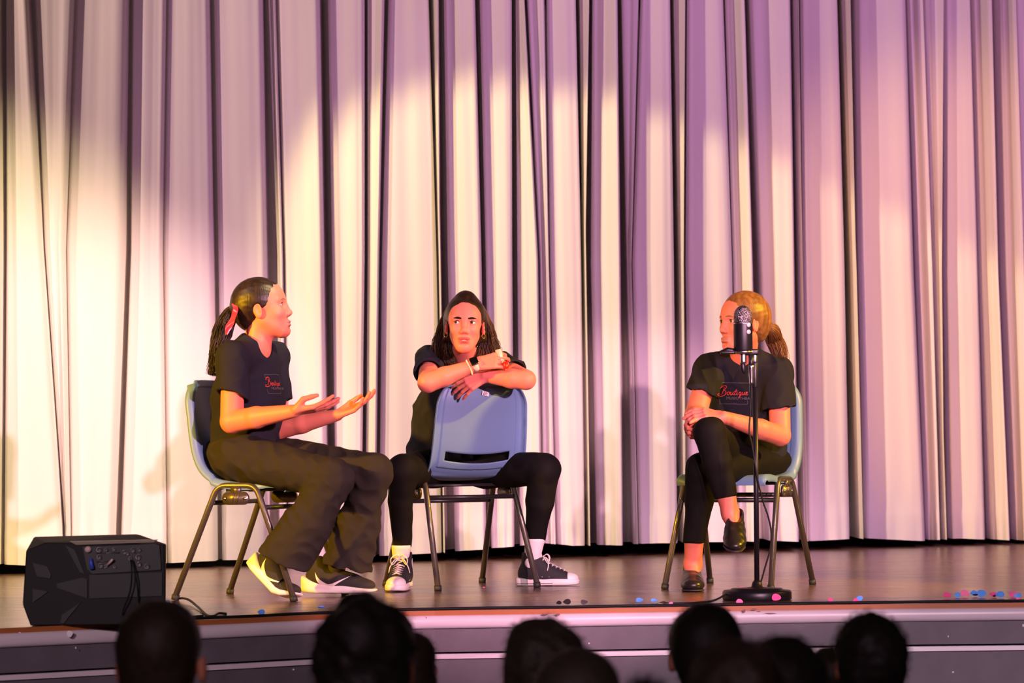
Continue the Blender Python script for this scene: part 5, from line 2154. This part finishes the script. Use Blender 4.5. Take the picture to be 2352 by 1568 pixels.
def disc(px, py, r, dep, m, name, parent):
    c = sp(px, py, -.008)
    return MB().tube([c, c + Vector((0, -dep, 0))], r, 16).build(name, m, parent)


disc(203, 1261, .0105, .012, M_led_w, 'plug', pn)
MB().tube([sp(208, 1282, -.02), sp(212, 1306, -.016)], [.005, .009], 12).build('plug', M_led_b, pn)
MB().tube([sp(246, 1298, -.014), sp(259, 1284, -.03)], [.0045, .004], 10).build('plug', M_led_w, pn)
for x, y, r in ((228, 1262, .010), (244, 1262, .007), (262, 1261, .007), (228, 1279, .009), (232, 1298, .009), (244, 1300, .006), (264, 1301, .006), (286, 1268, .008), (300, 1282, .008), (318, 1279, .010), (320, 1295, .009), (306, 1262, .009), (320, 1262, .008), (338, 1300, .010), (294, 1271, .006)):
    o = sp(x, y, -.008)
    MB().lathe([(r, 0), (r, .005), (r * .72, .006), (r * .68, .002)], M=Matrix.Translation(o) @ Matrix.Rotation(PI / 2, 4, 'X'), n=14).build('socket', M_metal, pn)
for a in ([(222, 1270), (276, 1269)], [(222, 1290), (250, 1289)], [(300, 1256), (316, 1276)]):
    MB().tube([sp(*a[0], -.010), sp(*a[1], -.010)], .0016, 6).build('panel_line', M_metal, pn)
c1_ = [sp(300, 1285, -.02), sp(302, 1300, -.035), sp(302, 1330, -.040), sp(299, 1355, -.034), sp(292, 1378, -.026), sp(285, 1395, -.02), sp(281, 1412, -.012)]
tag(MB().tube(smooth_path(c1_, 6), .0026, 8).build('speaker_cable', M_cable), 'black cable looping down from the speaker\'s connector panel', 'cable')
c2_ = [sp(304, 1285, -.02), sp(308, 1305, -.03), sp(314, 1335, -.030), sp(317, 1360, -.020), sp(318, 1402, -.012)]
tag(MB().tube(smooth_path(c2_, 6), .0026, 8).build('speaker_cable', M_cable), 'second thin cable falling straighter down the speaker\'s front', 'cable')

# ================================================================== petals of confetti along the lip
M_pk = mat('pink_petal', (1.0, .10, .35), .5)
M_bl = mat('blue_petal', (.10, .36, 1.0), .5)
M_dk = mat('dark_petal', (.02, .012, .02), .6)
pet = [(1467, 1384, .011, 'b', 0), (1501, 1384, .010, 'b', 0), (1282, 1389.5, .009, 'd', 0), (1300, 1389, .012, 'd', 0), (1340, 1389.5, .011, 'd', 0), (1781, 1381, .014, 'p', 0), (1697, 1388, .010, 'p', 0),
       (2173, 1374, .012, 'p', 0), (2197, 1372.5, .010, 'b', 0), (2214, 1371, .013, 'p', 0), (2235, 1370, .013, 'b', 0), (2253, 1372, .015, 'b', 0), (2279, 1371.5, .013, 'p', 0), (2294, 1373, .014, 'b', 0), (2325, 1372, .013, 'p', 0), (2336, 1374, .011, 'b', 0), (2337, 1380, .006, 'p', 0), (1964, 1386, .009, 'p', 0), (1540, 1390, .006, 'p', 0), (1906, 1383, .008, 'p', 0), (1973, 1380, .010, 'b', 0), (1701, 1356, .010, 'p', 0), (1757, 1361, .009, 'b', 0), (1111, 1351, .004, 'p', 0), (736, 1398, .012, 'b', 1), (598, 1413, .011, 'b', 0)]
names = {'b': ('blue', M_bl), 'p': ('pink', M_pk), 'd': ('dark', M_dk)}
rng = random.Random(3)
wherep = ['just left of the next blue one, beside the shiny scrap', 'near the shiny scrap left of the microphone', 'leftmost of three dark ones on the lip', 'middle of three dark ones on the lip', 'right of the three dark ones on the lip',
          'leaning on the right side of the round base', 'in front of the round base', 'leftmost of the scattered row at the right', 'second of the row at the right', 'third of the row at the right', 'standing fourth in the row at the right', 'fifth and widest of the row at the right',
          'sixth of the row at the right', 'seventh of the row at the right', 'eighth of the row at the right', 'last of the row at the right', 'tiny, below the end of the row at the right', 'alone on the lip right of the base', 'tiny, beside the shiny scrap', 'small, on the lip right of the hanging cable',
          'small, on the boards right of the base', 'behind the round base, its left side', 'behind the round base, its right side', 'tiny speck on the boards below the turned chair', 'on the boards behind the dark-haired head', 'beside the edge cable left of the dark-haired head']
for (x, y, r, c, fl), wh in zip(pet, wherep):
    p = PF(x, y)
    nm, m = names[c]
    a0 = rng.uniform(-.5, .5)
    V, F = [], []
    n = 12
    ph = rng.random() * 6
    r *= 1.3
    ti = rng.uniform(.55, .95) if not fl else .12
    for j in range(4):
        q = j / 3
        for k in range(n):
            a = 2 * PI * k / n
            rr = r * q * (1 + .25 * math.cos(a))
            X, Y = rr * math.cos(a), rr * .8 * math.sin(a)
            Z = .002 + r * .8 * ti + Y * ti + r * .28 * (q ** 2) * (1 - ti) + r * .12 * q * math.sin(a * 2 + ph)
            Y *= (1.05 - ti)

            V.append((p.x + X * math.cos(a0) - Y * math.sin(a0), p.y + X * math.sin(a0) + Y * math.cos(a0), STAGE_Z + Z))
    for j in range(3):
        for k in range(n):
            a, b_ = j * n + k, j * n + (k + 1) % n
            F.append((a, b_, b_ + n, a + n))
    o = part('petal', V, F, m)
    tag(o, '%s paper petal %s' % (nm, wh), 'petal', 'paper petals scattered along the stage lip')
p = PF(1519, 1389)
MB().add([(p.x - .03, p.y, STAGE_Z + .003), (p.x - .01, p.y - .012, STAGE_Z + .010), (p.x + .012, p.y - .010, STAGE_Z + .004), (p.x + .032, p.y + .002, STAGE_Z + .008), (p.x + .008, p.y + .014, STAGE_Z + .014), (p.x - .014, p.y + .012, STAGE_Z + .005)], [(0, 1, 5), (1, 4, 5), (1, 2, 4), (2, 3, 4)]).build('foil_scrap', M_chrome, smooth=False)
tag(bpy.data.objects['foil_scrap'], 'shiny crumpled foil scrap on the lip between two blue petals and the stand', 'scrap')
# ================================================================== people in the hall, seen from behind
M_cloth_d = mat('dark_clothes', (0.010, 0.009, 0.010), 0.9, spec=.1)
M_hair_black = mat('near_black_hair', (0.012, 0.009, 0.006), 0.6, bump=((300, 300, 60), .5, .002))
M_hair_grey = mat('grey_brown_hair', (0.050, 0.042, 0.026), 0.6, bump=((300, 300, 60), .5, .002))
M_hair_br = mat('dull_brown_hair', (0.034, 0.024, 0.012), 0.6, bump=((300, 300, 60), .5, .002))
M_skin_d = mat('skin_in_the_hall', (0.75, 0.30, 0.16), 0.6)

# (centre px, top py, half width px, D, hair material, roughness of outline, extras, label)
AUD = [
    (372, 1384, 98, 5.6, M_hair_br, .003, {'short': 1, 'yaw': 8}, 'short-haired person in the hall, both ears showing, in front of the speaker'),
    (836, 1366, 112, 5.3, M_hair_black, .010, {'curl': 1, 'long': 1}, 'person in the hall with a big dark curly head of hair, tallest in the picture'),
    (945, 1452, 58, 6.6, M_hair_br, .005, {'long': 1}, 'brown-haired person half hidden behind the big dark curly head'),
    (1247, 1420, 90, 5.8, M_hair_grey, .007, {'curl': 1}, 'grey-brown fuzzy-haired person in the middle of the hall'),
    (1324, 1498, 94, 4.98, M_hair_grey, .003, {'short': 1, 'dark': 1}, 'person with cropped hair low in front of the grey fuzzy-haired one'),
    (1619, 1384, 84, 6.48, M_hair_black, .003, {'ear': -1}, 'dark smooth-haired person just below the microphone base'),
    (1690, 1466, 108, 4.6, M_hair_br, .007, {'curl': 1}, 'brown tousled head in front of the dark smooth-haired one'),
    (1795, 1462, 98, 5.6, M_hair_black, .004, {'curl': 1}, 'black-haired person between the tousled head and the lone round head'),
    (1905, 1488, 48, 7.0, M_hair_br, .004, {}, 'small brownish head behind the lone round dark head, at its left'),
    (1998, 1409, 81, 6.02, M_hair_black, .005, {'curl': 1}, 'lone round dark head at the right of the group'),
    (1484, 1561, 50, 4.2, M_hair_black, .002, {}, 'head barely rising at the bottom edge between the cropped and the smooth-haired heads'),
]
for i, (px, py, hw, D, hm, rough, ex, label) in enumerate(AUD):
    s = 1.0
    wm = hw / F_PX * D                       # half width of the hair in metres
    sc = wm / .083
    top = P(px, py, D)
    R = head_dir(180 - ex.get('yaw', 0), 0, 0)
    H = Head((top.x, top.y, top.z - .118 * sc), R, sc)
    root = thing('person', label, 'person', (top.x, top.y, 0.0), group='people watching from the hall')
    F = Field()
    H.E(F, (-.014, 0, .030), (.090, .072, .080), .01)
    H.E(F, (.030, 0, -.020), (.054, .056, .075), .03)
    H.E(F, (.030, 0, -.075), (.045, .040, .036), .03)
    H.E(F, (.095, 0, -.034), (.014, .010, .014), .01)
    for q in (-1, 1):
        H.E(F, (-.008, q * (.082 if i == 0 else .0765), -.012), (.0175, .0095, .0310), .006)
    nb = H.w((-.030, 0, -.165))
    F.cap(H.w((-.020, 0, -.05)), nb, .052 * sc, .056 * sc, k=.02)
    shw = .165
    F.cap(np.array(nb) + [-shw * .8, 0, -.06], np.array(nb) + [shw * .8, 0, -.06], .055, .055, k=.05)
    F.cap(np.array(nb) + [0, 0, -.06], np.array(nb) + [0, .02, -.50], .09, .105, k=.06, side=(1, 0, 0), ratio=1.4)
    for q in (-1, 1):
        F.cap(np.array(nb) + [q * shw * .85, 0, -.07], np.array(nb) + [q * .19, .02, -.33], .050, .042, k=.03)
    o = F.build('body', M_skin_d, root, .010, 1, B=12)
    C_ = Field()
    C_.cap(np.array(nb) + [-shw * .8, 0, -.065], np.array(nb) + [shw * .8, 0, -.065], .065, .065, k=.05)
    C_.cap(np.array(nb) + [0, 0, -.03], np.array(nb) + [0, .02, -.52], .10, .12, k=.06, side=(1, 0, 0), ratio=1.4)
    for q in (-1, 1):
        C_.cap(np.array(nb) + [q * shw * .85, 0, -.07], np.array(nb) + [q * .19, .02, -.36], .060, .052, k=.03)
    C_.build('shirt', M_cloth_d, root, .010, 1, B=12)
    G = Field()
    hy = .0755 if ex.get('short') and i == 0 else .083
    H.E(G, (-.016, 0, .034), (.100, hy, .086), .01)
    H.E(G, (-.050, 0, -.015), (.056, .070, .085), .03)
    if ex.get('long'):
        H.E(G, (-.040, 0, -.09), (.070, .082, .11), .04)
    if ex.get('short'):
        H.E(G, (-.020, 0, .050), (.088, hy - .003, .068), .03)
    H.E(G, (.100, 0, -.022), (.066, .100, .104), .012, 's')
    if not ex.get('long'):
        for q in (-1, 1):
            H.E(G, (-.004, q * .090, -.022), (.026, .026, .040), .006, 's')
        H.E(G, (-.030, 0, -.125), (.12, .12, .045), .006, 's')
    if ex.get('bald'):
        H.E(G, (-.060, .010, .130), (.055, .05, .032), .02, 's')
    G.fn(wrinkle(60 + i, rough * .6, 70 if ex.get('curl') else 50), (-99, -99, -99), (99, 99, 99))
    G.fn(wrinkle(80 + i, rough * .25, 150), (-99, -99, -99), (99, 99, 99))
    hr = G.build('hair', hm, root, .005, 1)
    # loose hairs that soften the outline
    rng = random.Random(200 + i)
    me = hr.data
    vs = [v for v in me.vertices]
    mb = MB()
    nfl = 1100 if ex.get('curl') else (500 if not ex.get('short') else 600)
    ln = .013 if ex.get('curl') else (.012 if not ex.get('short') else .007)
    for _ in range(nfl):
        v = vs[rng.randrange(len(vs))]
        n_ = v.normal
        p0 = v.co + Vector(BASE[root])
        t_ = Vector((rng.gauss(0, 1), rng.gauss(0, 1), rng.gauss(0, 1)))
        t_ = (t_ - n_ * t_.dot(n_)).normalized()
        p1 = p0 + n_ * ln * .5 + t_ * ln * .5
        p2 = p0 + n_ * ln * rng.uniform(.5, .9) + t_ * ln * 1.3
        mb.tube([p0 - n_ * .002, p1, p2], [.0005, .0004, .0002], 3)
    mb.build('hair', hm, root, label='loose hairs round the outline')
